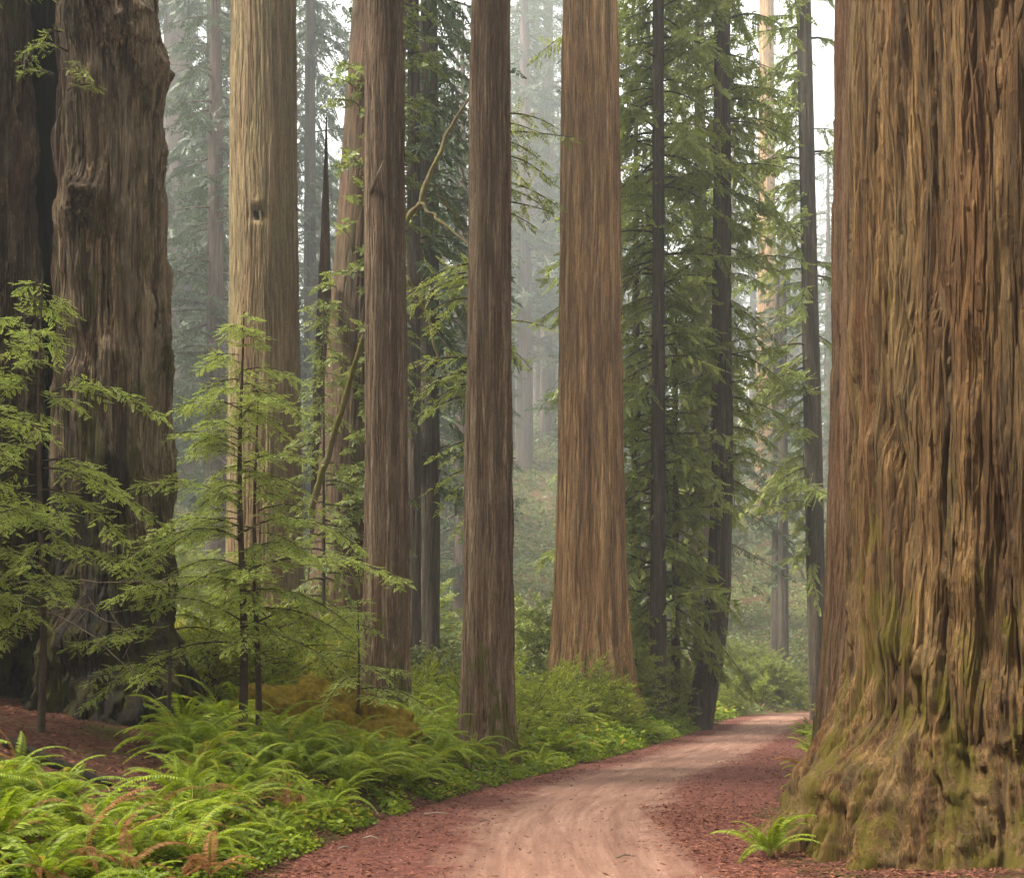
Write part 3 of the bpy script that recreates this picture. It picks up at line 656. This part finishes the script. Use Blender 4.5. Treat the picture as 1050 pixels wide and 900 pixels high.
# ------------------------------------------------------------------ hanging green boughs near the grey trunks (belong to a hidden young hemlock)
def bough_tree(name, label, px, Y, H, rad, branches, seed, mat):
    t = place(name, label, 'tree', px, Y)
    obj('trunk', trunk_mesh('trunk', M['bark_dark'], H, prof([-.6, 0, H], [rad*1.1, rad, rad*.3]), 24, np.arange(-.6, H, .3), seed, .09, .02, .06, .05), t)
    obj('crown', crown_mesh('crown', seed+1, branches, [M[mat], M['bark_dark']], .12, .5, (.10, .04), .05, 10, .35, upj=.45, leaf_droop=.25), t)
rng = np.random.default_rng(400)
bz = lambda py, Y, px: wz(py, Y)-gz(wx(px, Y), Y)
b = []
for py, L, az in ((270, 1.9, 180), (285, 1.6, 200), (300, 1.5, 170), (370, 1.9, 185), (385, 1.7, 200), (395, 1.5, 165), (120, 1.6, -5), (135, 1.7, 10), (160, 1.5, -15), (185, 1.6, 5), (205, 1.4, 20), (330, 1.5, 0), (350, 1.2, 15), (450, 1.2, 180), (480, 1.2, 200), (520, 1.0, 150)):
    b.append(((0, 0, bz(py, 27, 497)), R(az)+rng.normal(0, .15), L, rng.uniform(.0, .25), rng.uniform(.35, .6)))
    b.append(((0, 0, bz(py+8, 27, 497)), R(az)+rng.normal(0, .3), L*.8, rng.uniform(-.1, .2), rng.uniform(.4, .7)))
bough_tree('young_hemlock', 'young hemlock hidden behind the middle grey trunk with drooping boughs on both sides', 497, 27, 13.6, .1, b, 401, 'leaf_broad')
b = whorl(np.random.default_rng(411), 3.5, 13, 60, lambda h: 1.5, .05, (-.1, .3), (.3, .6))
bough_tree('young_hemlock', 'bright young conifer with soft yellow-green boughs left of the left grey trunk', 332, 29, 9.5, .05, whorl(np.random.default_rng(413), 2.0, 9.3, 70, lambda h: 1.5*(1.15-h/9.5), .05, (-.1, .3), (.3, .6)), 414, 'leaf_sprout')

# ------------------------------------------------------------------ saplings in the left foreground
def sapling(label, stems, seed, mats=('leaf_sapling', 'wood_twig'), bare_z=None):
    """stems: list of (px, Y, height, radius, n, Lmax, z0 share)"""
    px, Y = stems[0][:2]
    t = place('redwood_sapling', label, 'sapling', px, Y)
    bx, by, bz_ = t.location
    for k, (px, Y, H, rad, n, Lm, z0) in enumerate(stems):
        ox = wx(px, Y)-bx; oy = Y-by
        rng = np.random.default_rng(seed+k)
        zz = np.linspace(-.4, H, 16)
        pts = np.stack([ox+.03*np.sin(zz*1.3+k), oy+0*zz, zz], 1)
        v, f = tube(pts, rad*(1-.9*np.clip(zz/H, 0, 1))+.004, 8)
        obj('stem', new_mesh('stem', v, f, [M['wood_twig']], smooth=True), t)
        b = whorl(rng, H*z0, H*.99, n, lambda h: max(.25, Lm*rng.uniform(.55, 1.2)*min(1.0, (1.03-h/H)*1.7)**.8), .03, (.1, .5), (.3, .6), None, lambda h: (ox, oy))
        obj('crown', crown_mesh('crown', seed+10+k, b, [M[mats[0]], M[mats[1]]], .075, .42, (.036, .014), .016, 12, .2, sub=True, sub_sp=.05, sub_len=.15, upj=.3, bare=.15, wood_r=.007, leaf_droop=.05), t)
    return t
sapling('tall feathery redwood sapling with two thin dark stems in front of the pale redwood', [(248, 16, 5.7, .06, 56, 1.9, .24), (263, 16.4, 4.7, .045, 26, 1.6, .3)], 500)
sapling('feathery redwood sapling growing in front of the fire-scarred trunk', [(42, 14.5, 5.4, .045, 36, 1.7, .26)], 520)
sapling('small redwood sapling by the right foot of the fire-scarred trunk', [(172, 15.5, 2.7, .025, 15, 1.15, .3)], 540)
sapling('low redwood sapling close in front of the left grey trunk', [(366, 18.5, 2.2, .025, 16, 1.1, .3)], 550)
sapling('slim sapling with long side boughs at the far left picture edge', [(-30, 13, 4.6, .045, 24, 1.7, .3)], 560)

# dead twiggy branches at the foot of the burnt tree
rng = np.random.default_rng(600)
for k, (a, b_) in enumerate([((-10, 600), (200, 600)), ((30, 610), (150, 700)), ((45, 612), (135, 650)), ((0, 640), (90, 625))]):
    p0 = P3(*a, 15.2); p1 = P3(*b_, 14.6)
    n = 12; tt = np.linspace(0, 1, n)[:, None]
    pts = p0+(p1-p0)*tt + rng.normal(0, .015, (n, 3)) + np.array([0, 0, .25])*(tt*(1-tt))
    V, Fc, off = [], [], 0
    for pp, rr in [(pts, np.linspace(.012, .004, n))] + [(np.stack([pts[i], pts[i]+rng.normal(0, .12, 3), pts[i]+rng.normal(0, .22, 3)]), [.006, .004, .002]) for i in range(3, n, 2)]:
        v, f = tube(pp, rr, 5); V.append(v); Fc.append(f+off); off += len(v)
    tag(obj('bare_branch', new_mesh('bare_branch', np.concatenate(V), np.concatenate(Fc), [M['wood_dead']])), 'thin bare dead branch reaching across the foot of the fire-scarred trunk', 'branch', 'bare dead branches by the fire-scarred trunk')

# ------------------------------------------------------------------ ferns
def frond_arrays(rng, L=.85, arch=.9, lift=1.0, pairs=26, wmax=.095):
    n = 16; t = np.linspace(0, 1, n)
    ang = lift - (lift+arch)*t**1.15
    seg = L/(n-1)
    x = np.concatenate([[0], np.cumsum(np.cos(ang[:-1])*seg)]); z = np.concatenate([[0], np.cumsum(np.sin(ang[:-1])*seg)])
    y = rng.normal(0, .08)*L*t**2
    mid = np.stack([x, y, z], 1)
    tp = np.linspace(.14, .985, pairs)
    pos = np.stack([np.interp(tp, t, mid[:, k]) for k in range(3)], 1)
    a = np.interp(tp, t, ang)
    T = np.stack([np.cos(a), 0*a, np.sin(a)], 1); N = np.stack([-np.sin(a), 0*a, np.cos(a)], 1)
    prof_ = np.clip(np.minimum(1, .45+(tp-.14)/.18)*(1-((tp-.25)/.78).clip(0)**1.6), .12, 1)
    qs, tn = [], []
    for sgn in (1, -1):
        l = wmax*prof_*rng.uniform(.88, 1.1, pairs)
        d = unit(np.array([0, sgn, 0.])[None]*1.0 + T*.28 + N*(-.18+rng.normal(0, .1, (pairs, 1))))
        w = T*(.85/pairs*L*.55)
        tip = pos + d*l[:, None] - N*.012
        m = pos + d*(l*.35)[:, None]
        qs.append(np.stack([pos-w*.6, m+w, tip, m-w*.8][::1], 1)); tn.append(rng.uniform(.15, .75, pairs))
    v, f = tube(mid, np.linspace(.0045, .001, n)*L/.85, 3)
    return np.concatenate(qs), np.concatenate(tn), [(v, f)]
M['fern_stalk'] = plain_mat('fern_stalk', (.10, .11, .02), (.2, .2, .05), 20)
frng = np.random.default_rng(700)
fronds = []
for k in range(10):
    fronds.append(frond_arrays(frng, frng.uniform(.75, 1.0), frng.uniform(.45, 1.0), frng.uniform(.75, 1.25), 42, frng.uniform(.08, .105)))
frond_me = [assemble('frond', q, tn, w, [M['leaf_fern'], M['fern_stalk']]) for q, tn, w in fronds]
dead_me = [assemble('frond', q, tn, w, [M['frond_dead'], M['frond_dead']]) for q, tn, w in fronds[:5]]

def fern_mesh(seed, nf, dead=0):
    rng = np.random.default_rng(seed); Q, Tn, W, mi = [], [], [], []
    base = rng.uniform(0, .25)
    for i in range(nf):
        q, tn, w = fronds[rng.integers(0, len(fronds))]
        a = i*2.39996+rng.normal(0, .3); pit = rng.normal(0, .22); sc = rng.uniform(.65, 1.1)
        m = np.array(Matrix.Rotation(a, 3, 'Z') @ Matrix.Rotation(-pit, 3, 'Y') @ Matrix.Rotation(rng.normal(0, .25), 3, 'X'))*sc
        Q.append(q@m.T); Tn.append(np.clip(tn+base+rng.normal(0, .16)+(.5 if rng.random() < .07 else 0), 0, 1)); W += [(v@m.T, f) for v, f in w]
    return assemble('fern', np.concatenate(Q), np.concatenate(Tn), W, [M['leaf_fern'], M['fern_stalk']])
fern_mes = [fern_mesh(720+k, 13+k) for k in range(7)]

def hero_fern(loc, rng, nf, sc, label, group=None, dead=.13):
    t = thing('sword_fern', label, 'fern', loc, group, rng.uniform(0, 6.28), sc)
    for i in range(nf):
        a = i*2.39996+rng.normal(0, .3)
        me = dead_me[rng.integers(0, 5)] if rng.random() < dead else frond_me[rng.integers(0, 10)]
        o = obj('frond', me, t, (0, 0, 0), (rng.normal(0, .25), rng.normal(-.12, .25), a), rng.uniform(.65, 1.1))
        if me in dead_me: o['label'] = 'rusty dead frond'
    return t

trunks_xy = [(Xh, Yh, 2.5), (6.57, 20.5, 1.7), (wx(605, 38), 38, 1.6), (wx(500, 22), 22, .65), (wx(397, 24), 24, .6), (X0+.8, 18, 1.5), (X0-1.35, 18, 1.5), (wx(728, 44), 44, .6)]
def clear(x, y, pad=0): return all((x-a)**2+(y-b)**2 > (r+pad)**2 for a, b, r in trunks_xy)
rng = np.random.default_rng(800)
cand = []
# left bank rows: (y range, lateral range, count)
for (ya, yb, la, lb, n) in [(5.5, 9, .4, 3.4, 66), (9, 13, .4, 3.3, 66), (13, 18, .4, 3.6, 56), (18, 26, .4, 4.5, 54), (26, 36, .4, 5, 30), (36, 60, .4, 5, 20)]:
    for i in range(n):
        for _ in range(20):
            y = rng.uniform(ya, yb); l = rng.uniform(la, lb)
            cxr = np.interp(y, PATH[:, 1], PATH[:, 0]); x = cxr-(HALF+l)*1.06
            dd = float(lateral(np.array([x]), np.array([y]))[0])
            if dd > -(HALF+.35) or not clear(x, y, .1): continue
            if y < 19 and x < wx(185, y) and y > 10.6: continue       # bare duff before the burnt tree
            if all((x-a)**2+(y-b)**2 > (.42 if y > 13 else .33)**2 for a, b, _s in cand): break
        else: continue
        cand.append((x, y, rng.uniform(.8, 1.45) if y > 14 else rng.uniform(.55, 1.05)))
cand.sort(key=lambda c: c[1])
gname = [(9.5, 'nearest ferns of the left verge'), (16, 'ferns on the bank below the saplings'), (30, 'ferns round the two grey trunks'), (99, 'ferns towards the road bend')]
glab = ['lush sword fern in the nearest clump on the left verge', 'arching sword fern on the bank below the feathery saplings', 'bright sword fern around the feet of the slim grey trunks', 'small distant fern on the verge near the curving dark tree']
for i, (x, y, sc) in enumerate(cand):
    k = next(j for j, (yy, _) in enumerate(gname) if y < yy)
    loc = (x, y, gz(x, y)-.02)
    if y < 13.5 and i % 5 < 2: hero_fern(loc, rng, int(rng.integers(12, 18)), sc, glab[k], gname[k][1])
    else: tag(obj('sword_fern', fern_mes[rng.integers(0, 7)], None, loc, (rng.normal(0, .08), rng.normal(0, .08), rng.uniform(0, 6.28)), sc), glab[k], 'fern', gname[k][1])
n_left = len(cand)
# right side ferns
def on(px, py, Y): return wx(px, Y), Y
x, y = wx(790, 11.3), 11.3
hero_fern((x, y, gz(x, y)+.02), rng, 15, .85, 'lone bright fern clump at the foot of the huge mossy trunk by the road', dead=0)
x, y = wx(842, 14.6), 14.6
hero_fern((x, y, gz(x, y)+.35), rng, 16, .95, 'pale drooping fern growing between the two large right-hand trunks')
for px, Y, sc in ((838, 17.5, .7), (833, 30, 1.0), (842, 33, 1.1), (826, 38, 1.0), (846, 28, .9), (829, 45, 1.1), (850, 36, 1.2)):
    x = wx(px, Y); tag(obj('sword_fern', fern_mes[rng.integers(0, 7)], None, (x, Y, gz(x, Y)), (0, 0, rng.uniform(0, 6)), sc), 'green fern on the right verge beside the squeezed redwood', 'fern', 'ferns on the right verge')

# rusty dead bracken in the lower left corner
for px, py, Y, sc, rz in ((215, 862, 8.6, .8, .3), (130, 893, 8.0, .85, 2.7), (185, 880, 8.3, .6, 1.2)):
    x = wx(px, Y)
    t = thing('dead_fern', ['rust-brown dead fern curling over in the lower left ferns', 'flat orange-brown dead fern at the bottom picture edge', 'small withered brown fern between the two larger dead ones'][[215, 130, 185].index(px)], 'fern', (x, Y, gz(x, Y)+.22), None, rz, sc)
    for i in range(5): obj('frond', dead_me[i], t, (0, 0, 0), (rng.normal(0, .2), .25+rng.normal(0, .2), i*1.1-2), rng.uniform(.6, 1))

# ------------------------------------------------------------------ shrubs
def shrub_mesh(seed, rad, hgt, n, leaf, mat):
    rng = np.random.default_rng(seed)
    b = []
    for i in range(n):
        a = rng.uniform(0, 6.28); b.append(((rng.normal(0, .08), rng.normal(0, .08), rng.uniform(0, hgt*.75)), a, rad*rng.uniform(.5, 1.1), rng.uniform(.1, 1.1), rng.uniform(.0, .4)))
    return crown_mesh('shrub', seed, b, [M[mat], M['wood_twig']], .09, .26, leaf, .045, 8, .05, upj=.9, fwd=.4, bare=.2, wood_r=.008)
shr = [shrub_mesh(900, .8, .9, 34, (.06, .034), 'leaf_shrub'), shrub_mesh(901, .9, 1.3, 40, (.06, .034), 'leaf_shrub'), shrub_mesh(902, .7, 1.1, 30, (.07, .04), 'leaf_yellow'), shrub_mesh(903, 1.2, 2.2, 60, (.08, .04), 'leaf_broad')]
def shrub(k, x, y, sc, label, group): tag(obj('shrub', shr[k], None, (x, y, gz(x, y)-.05), (0, 0, rng.uniform(0, 6.28)), sc), label, 'shrub', group)
for i in range(26):
    Y = rng.uniform(20, 34); px = rng.uniform(420, 560); x = wx(px, Y)
    if clear(x, Y, .3) and Y > 23.5: shrub(int(rng.integers(0, 2)), x, Y, rng.uniform(.7, 1.1), 'leafy huckleberry shrub behind the ferns near the grey trunks', 'shrubs round the grey trunks')
for i in range(26):
    Y = rng.uniform(27, 36.3); px = rng.uniform(520, 670); x = wx(px, Y)
    if clear(x, Y, .3) and lateral(np.array([x]), np.array([Y]))[0] < -2.8: shrub(int(rng.integers(0, 2)), x, Y, rng.uniform(.75, 1.2), 'leafy shrub crowding the foot of the cinnamon redwood', 'shrubs before the cinnamon redwood')
for i in range(24):
    Y = rng.uniform(38, 50); px = rng.uniform(640, 730); x = wx(px, Y)
    if clear(x, Y, .2) and abs(lateral(np.array([x]), np.array([Y]))[0]) > 2.4: shrub(int(rng.choice([0, 1, 3])), x, Y, rng.uniform(.8, 1.2), 'bushy shrub below the dark upright trees right of the cinnamon redwood', 'shrubs below the dark trees')
for i in range(34):
    Y = rng.uniform(19.5, 30); px = rng.uniform(170, 380); x = wx(px, Y)
    if px > 335 and Y < 25.5: continue
    shrub(2 if i % 3 else 1, x, Y, rng.uniform(.8, 1.5), 'yellowing shrub in the undergrowth behind the feathery saplings', 'yellow shrubs behind the saplings')
for i in range(30):
    Y = rng.uniform(48, 66); px = rng.uniform(738, 790); x = wx(px, Y)
    if lateral(np.array([x]), np.array([Y]))[0] < -2.5: shrub(int(rng.choice([0, 1])), x, Y, rng.uniform(.8, 1.2), 'low green shrub on the outside of the road bend', 'shrubs at the road bend')
for i in range(26):
    px = rng.uniform(752, 822); Y = rng.uniform(70, 90); x = wx(px, Y); dd = lateral(np.array([x]), np.array([Y]))[0]
    if -12 < dd < -2.6: shrub(int(rng.choice([0, 1, 3])), x, Y, rng.uniform(.8, 1.3), 'dark green shrub closing the view where the road bends away', 'shrubs behind the road bend')
for i in range(70):
    Y = rng.uniform(40, 85); px = rng.uniform(130, 830); x = wx(px, Y)
    if lateral(np.array([x]), np.array([Y]))[0] < -7: shrub(3, x, Y, rng.uniform(.8, 1.7), 'dim bushy shrub on the hillside behind the redwoods', 'shrubs on the hillside')
for i in range(14):
    Y = rng.uniform(26, 55); px = rng.uniform(826, 856); x = wx(px, Y)
    if lateral(np.array([x]), np.array([Y]))[0] > 2.5: shrub(int(rng.choice([0, 3])), x, Y, rng.uniform(.7, 1.1), 'leafy shrub on the right verge near the road bend', 'shrubs on the right verge')

# ------------------------------------------------------------------ moss mound and log
u_, v_ = np.meshgrid(np.linspace(0, 2*np.pi, 90, endpoint=False), np.linspace(0, np.pi/2, 40))
rr = 1+.34*fbm(np.cos(u_)*np.sin(v_)*2, np.sin(u_)*np.sin(v_)*2, np.cos(v_)*2, 4)+.03*fbm(np.cos(u_)*12*np.sin(v_), np.sin(u_)*12*np.sin(v_), np.cos(v_)*12, 3)
mv = np.stack([np.cos(u_)*np.sin(v_)*rr*1.5, np.sin(u_)*np.sin(v_)*rr*1.1, np.cos(v_)*rr*1.12-.2], -1)
i = np.arange(39)[:, None]*90+np.arange(90)[None]; j = np.arange(39)[:, None]*90+(np.arange(90)[None]+1) % 90
x, y = wx(325, 19), 19
mo = obj('mossy_mound', new_mesh('mossy_mound', mv, np.stack([i, i+90, j+90, j], -1).reshape(-1, 4), [M['moss']], smooth=True), None, (x, y, gz(x, y)-.05), (0, 0, .3))
tag(mo, 'rounded mound covered in golden brown moss behind the roadside ferns', 'mound')
def log(name, label, p0, p1, r0, r1, mat, seed):
    p0, p1 = np.array(p0), np.array(p1); L = np.linalg.norm(p1-p0)
    me = trunk_mesh(name, mat, L, prof([0, L], [r0, r1]), 48, np.concatenate([[-.02], np.arange(0, L, .05), [L, L+.01]]), seed, .05, .015, .05, .03)
    o = obj(name, me, None, tuple(p0)); o.rotation_euler = Vector(p1-p0).to_track_quat('Z', 'Y').to_euler(); return tag(o, label, 'log')
a = (wx(8, 12), 12); b = (wx(112, 11.6), 11.6)
log('fallen_log', 'dark weathered fallen log lying in the litter under the fire-scarred trunk', (*a, gz(*a)+.11), (*b, gz(*b)+.02), .06, .04, M['bark_burnt'], 55)
for px, py, L, rz in ((448, 836, .32, .2), (380, 861, .16, -.1), (352, 872, .1, .9), (497, 843, .12, .3), (640, 880, .14, 1.2)):
    Y = F_PX*1.57/(py-HORIZON); x = wx(px, Y); z = gz(x, Y)+.07
    pts = [(x-.5*L, Y, z), (x, Y+.02, z+.02), (x+.5*L, Y+.1*rz, z)]
    v, f = tube(pts, [.012, .01, .006], 5)
    tag(obj('twig', new_mesh('twig', v, f, [M['wood_dead']])), 'small pale twig lying on the red litter of the road', 'twig', 'twigs on the road')

# ------------------------------------------------------------------ stuff: ground cover and litter
def scatter_cover(n, ya, yb, la, lb, seed, size, hmax):
    rng = np.random.default_rng(seed)
    y = ya+(yb-ya)*rng.random(n)**1.4
    l = la+(lb-la)*rng.random(n)**1.2
    x = np.interp(y, PATH[:, 1], PATH[:, 0])-(HALF+l)*1.06
    m = fbm(x*.9, y*.9, seed*.1, 3) > -.25
    m &= ~((y > 10.6) & (y < 19) & (x < wx(190, y)))
    x, y = x[m], y[m]; n = len(x)
    z = ground(x, y)+hmax*rng.random(n)**1.5+.015
    P = np.stack([x, y, z], 1)
    a = rng.uniform(0, 6.28, n); d = unit(np.stack([np.cos(a), np.sin(a), rng.normal(-.1, .35, n)], 1))
    up = unit(np.array([0, 0, 1.])+rng.normal(0, .4, (n, 3)))
    s = size*rng.uniform(.6, 1.3, n)[:, None]*(1+.02*y[:, None])
    w = unit(np.cross(d, up))*s*.38
    q = np.stack([P, P+d*s*.5+w, P+d*s, P+d*s*.5-w], 1)
    cl = sstep(-.3, .4, fbm(x*1.7, y*1.7, 2.2, 2))
    return q, np.clip(.12+.6*cl*rng.random(n)+.2*rng.random(n)+(rng.random(n) < .035)*1.0, 0, 1.05)
q1, t1 = scatter_cover(60000, 6, 34, .12, 5.5, 1, .055, .16)
q2, t2 = scatter_cover(36000, 6, 48, .05, .8, 2, .038, .07)
q3, t3 = scatter_cover(30000, 25, 62, .2, 7, 3, .09, .35)
tag(obj('ground_cover', assemble('ground_cover', np.concatenate([q1, q2, q3]), np.concatenate([t1, t2, t3]), [], [M['leaf_cover'], M['fern_stalk']])), 'carpet of small clover-like leaves between the ferns', 'ground cover', kind='stuff')

rng = np.random.default_rng(31)
n = 420000
Yu = 34+230*rng.random(n)**1.9; xu = wx(rng.uniform(-60, 900, n), Yu)
dl = lateral(xu, Yu); cl = fbm(xu*.35, Yu*.35, 4.2, 4)
k = (dl < -2.5) & (cl > np.where(dl > -7, -.7, -.35)); xu, Yu, cl, dl = xu[k], Yu[k], cl[k], dl[k]; n = len(xu)
hm = (.3+1.5*np.clip(cl+.35, 0, 1.2))*np.clip((-dl-2.5)/5, .2, 1)
P = np.stack([xu, Yu, ground(xu, Yu)+hm*rng.random(n)**.8], 1)
a = rng.uniform(0, 6.28, n); d = unit(np.stack([np.cos(a), np.sin(a), rng.normal(-.2, .5, n)], 1))
s = (.06+.0027*Yu)[:, None]*rng.uniform(.6, 1.3, (n, 1)); w_ = unit(np.cross(d, unit(np.array([0, 0, 1.])+rng.normal(0, .6, (n, 3)))))*s*.3
q = np.stack([P, P+d*s*.5+w_, P+d*s, P+d*s*.5-w_], 1)
M['leaf_under'] = leaf_mat('leaf_under', (.035, .052, .014), (.15, .18, .045), (.17, .09, .03), .3)
tag(obj('undergrowth', assemble('undergrowth', q, np.clip(.6*sstep(-.4, .6, cl)+.35*rng.random(n)+(rng.random(n) < .06), 0, 1.05), [], [M['leaf_under'], M['fern_stalk']])), 'dim tangled brush covering the hillside behind the trunks', 'undergrowth', kind='stuff')

rng = np.random.default_rng(33)
n = 90000
y = 5+50*rng.random(n)**2.2; v = rng.uniform(-3.4, 3.4, n)
x = np.interp(y, PATH[:, 1], PATH[:, 0])+v
cen = np.interp(y, [0, 10, 15, 20, 30, 45, 70], [.6, .5, .0, -.35, -.25, 0, 0])
keep = rng.random(n) < np.clip((np.abs(v-cen)-.75+.5*fbm(x*.8, y*.8, .3, 3))*1.3, .05, 1)
x, y, v = x[keep], y[keep], v[keep]
xb = np.concatenate([rng.uniform(-9, -1.5, 30000), rng.uniform(1.6, 5, 14000)]); yb = np.concatenate([rng.uniform(8, 20, 30000), rng.uniform(8, 16, 14000)])
x = np.concatenate([x, xb]); y = np.concatenate([y, yb]); n = len(x)
dl = lateral(x, y)
z = np.where(np.abs(dl) < 2.15, np.maximum(.05*(1-(dl/2.6)**2), ground(x, y)), ground(x, y))+.012
a = rng.uniform(0, 6.28, n); d = np.stack([np.cos(a), np.sin(a), rng.normal(0, .2, n)], 1)
s = rng.uniform(.02, .085, n)[:, None]; w = np.stack([-np.sin(a), np.cos(a), rng.normal(0, .4, n)], 1)*(.004+.008*rng.random((n, 1))**2)
P = np.stack([x, y, z], 1)
q = np.stack([P-d*s*.5, P+w, P+d*s*.5, P-w], 1)
tag(obj('needle_litter', assemble('needle_litter', q, rng.random(n)**1.3*.97, [], [M['litter'], M['litter']])), 'loose rust-red needles and bits strewn along the road shoulders', 'litter', kind='stuff')

rng = np.random.default_rng(44)
n = 1500
y = 8+45*rng.random(n)**2; x = np.interp(y, PATH[:, 1], PATH[:, 0])+rng.uniform(-1.9, 1.9, n)
dl = lateral(x, y); z = .05*(1-(dl/2.6)**2)+.002
r_ = rng.uniform(.003, .009, n)*(1+1.2*(rng.random(n) < .06)); cube = np.array([(a, b, c) for c in (-.5, .6) for a, b in ((-1, -1), (1, -1), (1, 1), (-1, 1))], float)
vv_ = (cube[None]*rng.uniform(.6, 1.2, (n, 8, 3)))*r_[:, None, None]
a = rng.uniform(0, 6.28, n)[:, None]; vx = vv_[..., 0]*np.cos(a)-vv_[..., 1]*np.sin(a); vy = vv_[..., 0]*np.sin(a)+vv_[..., 1]*np.cos(a)
pv = np.stack([vx+x[:, None], vy+y[:, None], vv_[..., 2]*.8+z[:, None]], -1)
cf_ = np.array([(4, 5, 6, 7), (0, 1, 5, 4), (1, 2, 6, 5), (2, 3, 7, 6), (3, 0, 4, 7)])
pf = (np.arange(n)[:, None, None]*8+cf_[None]).reshape(-1, 4)
M['pebble'] = leaf_mat('pebble', (.22, .13, .095), (.45, .32, .25), None, .0, .9, .2)
tag(obj('gravel', new_mesh('gravel', pv, pf, [M['pebble']], tint=np.repeat(rng.random(n)*.9, 8))), 'small pebbles and crumbs scattered over the dirt road', 'gravel', kind='stuff')

# ------------------------------------------------------------------ haze
bm_v = [(x, y, z) for x in (-420, 420) for y in (-140, 680) for z in (-6, 235)]
bm_f = [(0, 1, 3, 2), (4, 6, 7, 5), (0, 4, 5, 1), (2, 3, 7, 6), (0, 2, 6, 4), (1, 5, 7, 3)]
t = NT('haze')
t.set(t.out.inputs['Volume'], t.n('VolumePrincipled', {'Color': (.92, .98, 1.0, 1), 'Density': .00125, 'Anisotropy': .25}))
hz = obj('haze', new_mesh('haze', bm_v, bm_f, [t.m]))
tag(hz, 'pale fog hanging between the trees', 'fog', kind='stuff')

# ------------------------------------------------------------------ light
SUN_EL, SUN_AZ = R(57), R(-108)      # azimuth from +Y towards +X: over the left shoulder
w = bpy.data.worlds.new('World'); S.world = w; w.use_nodes = True
nt = w.node_tree; bg = nt.nodes['Background']
sky = nt.nodes.new('ShaderNodeTexSky'); sky.sky_type = 'NISHITA'; sky.sun_disc = False
sky.sun_elevation = SUN_EL; sky.sun_rotation = SUN_AZ; sky.air_density = 1.0; sky.dust_density = 3.0; sky.ozone_density = .6
hs = nt.nodes.new('ShaderNodeHueSaturation'); hs.inputs['Saturation'].default_value = .12
nt.links.new(sky.outputs[0], hs.inputs['Color']); wm = nt.nodes.new('ShaderNodeMixRGB'); wm.blend_type = 'MULTIPLY'; wm.inputs[0].default_value = 1; wm.inputs[2].default_value = (1, .98, .935, 1)
nt.links.new(hs.outputs[0], wm.inputs[1]); nt.links.new(wm.outputs[0], bg.inputs[0]); bg.inputs[1].default_value = .065
sl = bpy.data.lights.new('sun', 'SUN'); sl.energy = 1.5; sl.angle = R(11); sl.color = (1, .93, .82)
so = bpy.data.objects.new('sun', sl); C.objects.link(so)
dirv = Vector((math.sin(SUN_AZ)*math.cos(SUN_EL), math.cos(SUN_AZ)*math.cos(SUN_EL), math.sin(SUN_EL)))
so.rotation_euler = dirv.to_track_quat('Z', 'Y').to_euler(); so.location = (0, 0, 80)

# ------------------------------------------------------------------ camera and render
cam = bpy.data.cameras.new('camera'); co_ = bpy.data.objects.new('camera', cam); C.objects.link(co_)
co_.location = (0, 0, CAM_H); co_.rotation_euler = (R(90), 0, 0)
cam.sensor_fit = 'HORIZONTAL'; cam.sensor_width = 36; cam.lens = 36*F_PX/1050; cam.shift_y = (HORIZON-450)/1050
cam.clip_start = .1; cam.clip_end = 2000
S.camera = co_
S.render.engine = 'CYCLES'
cy = S.cycles
cy.use_denoising = True; cy.max_bounces = 7; cy.diffuse_bounces = 2; cy.glossy_bounces = 2; cy.transmission_bounces = 4; cy.transparent_max_bounces = 4; cy.volume_bounces = 1
cy.use_adaptive_sampling = True; cy.adaptive_threshold = .012
vs = S.view_settings
vs.view_transform = 'Standard'; vs.look = 'None'; vs.gamma = 1.0; vs.exposure = 3.05
try: vs.use_curve_mapping = False
except Exception: pass
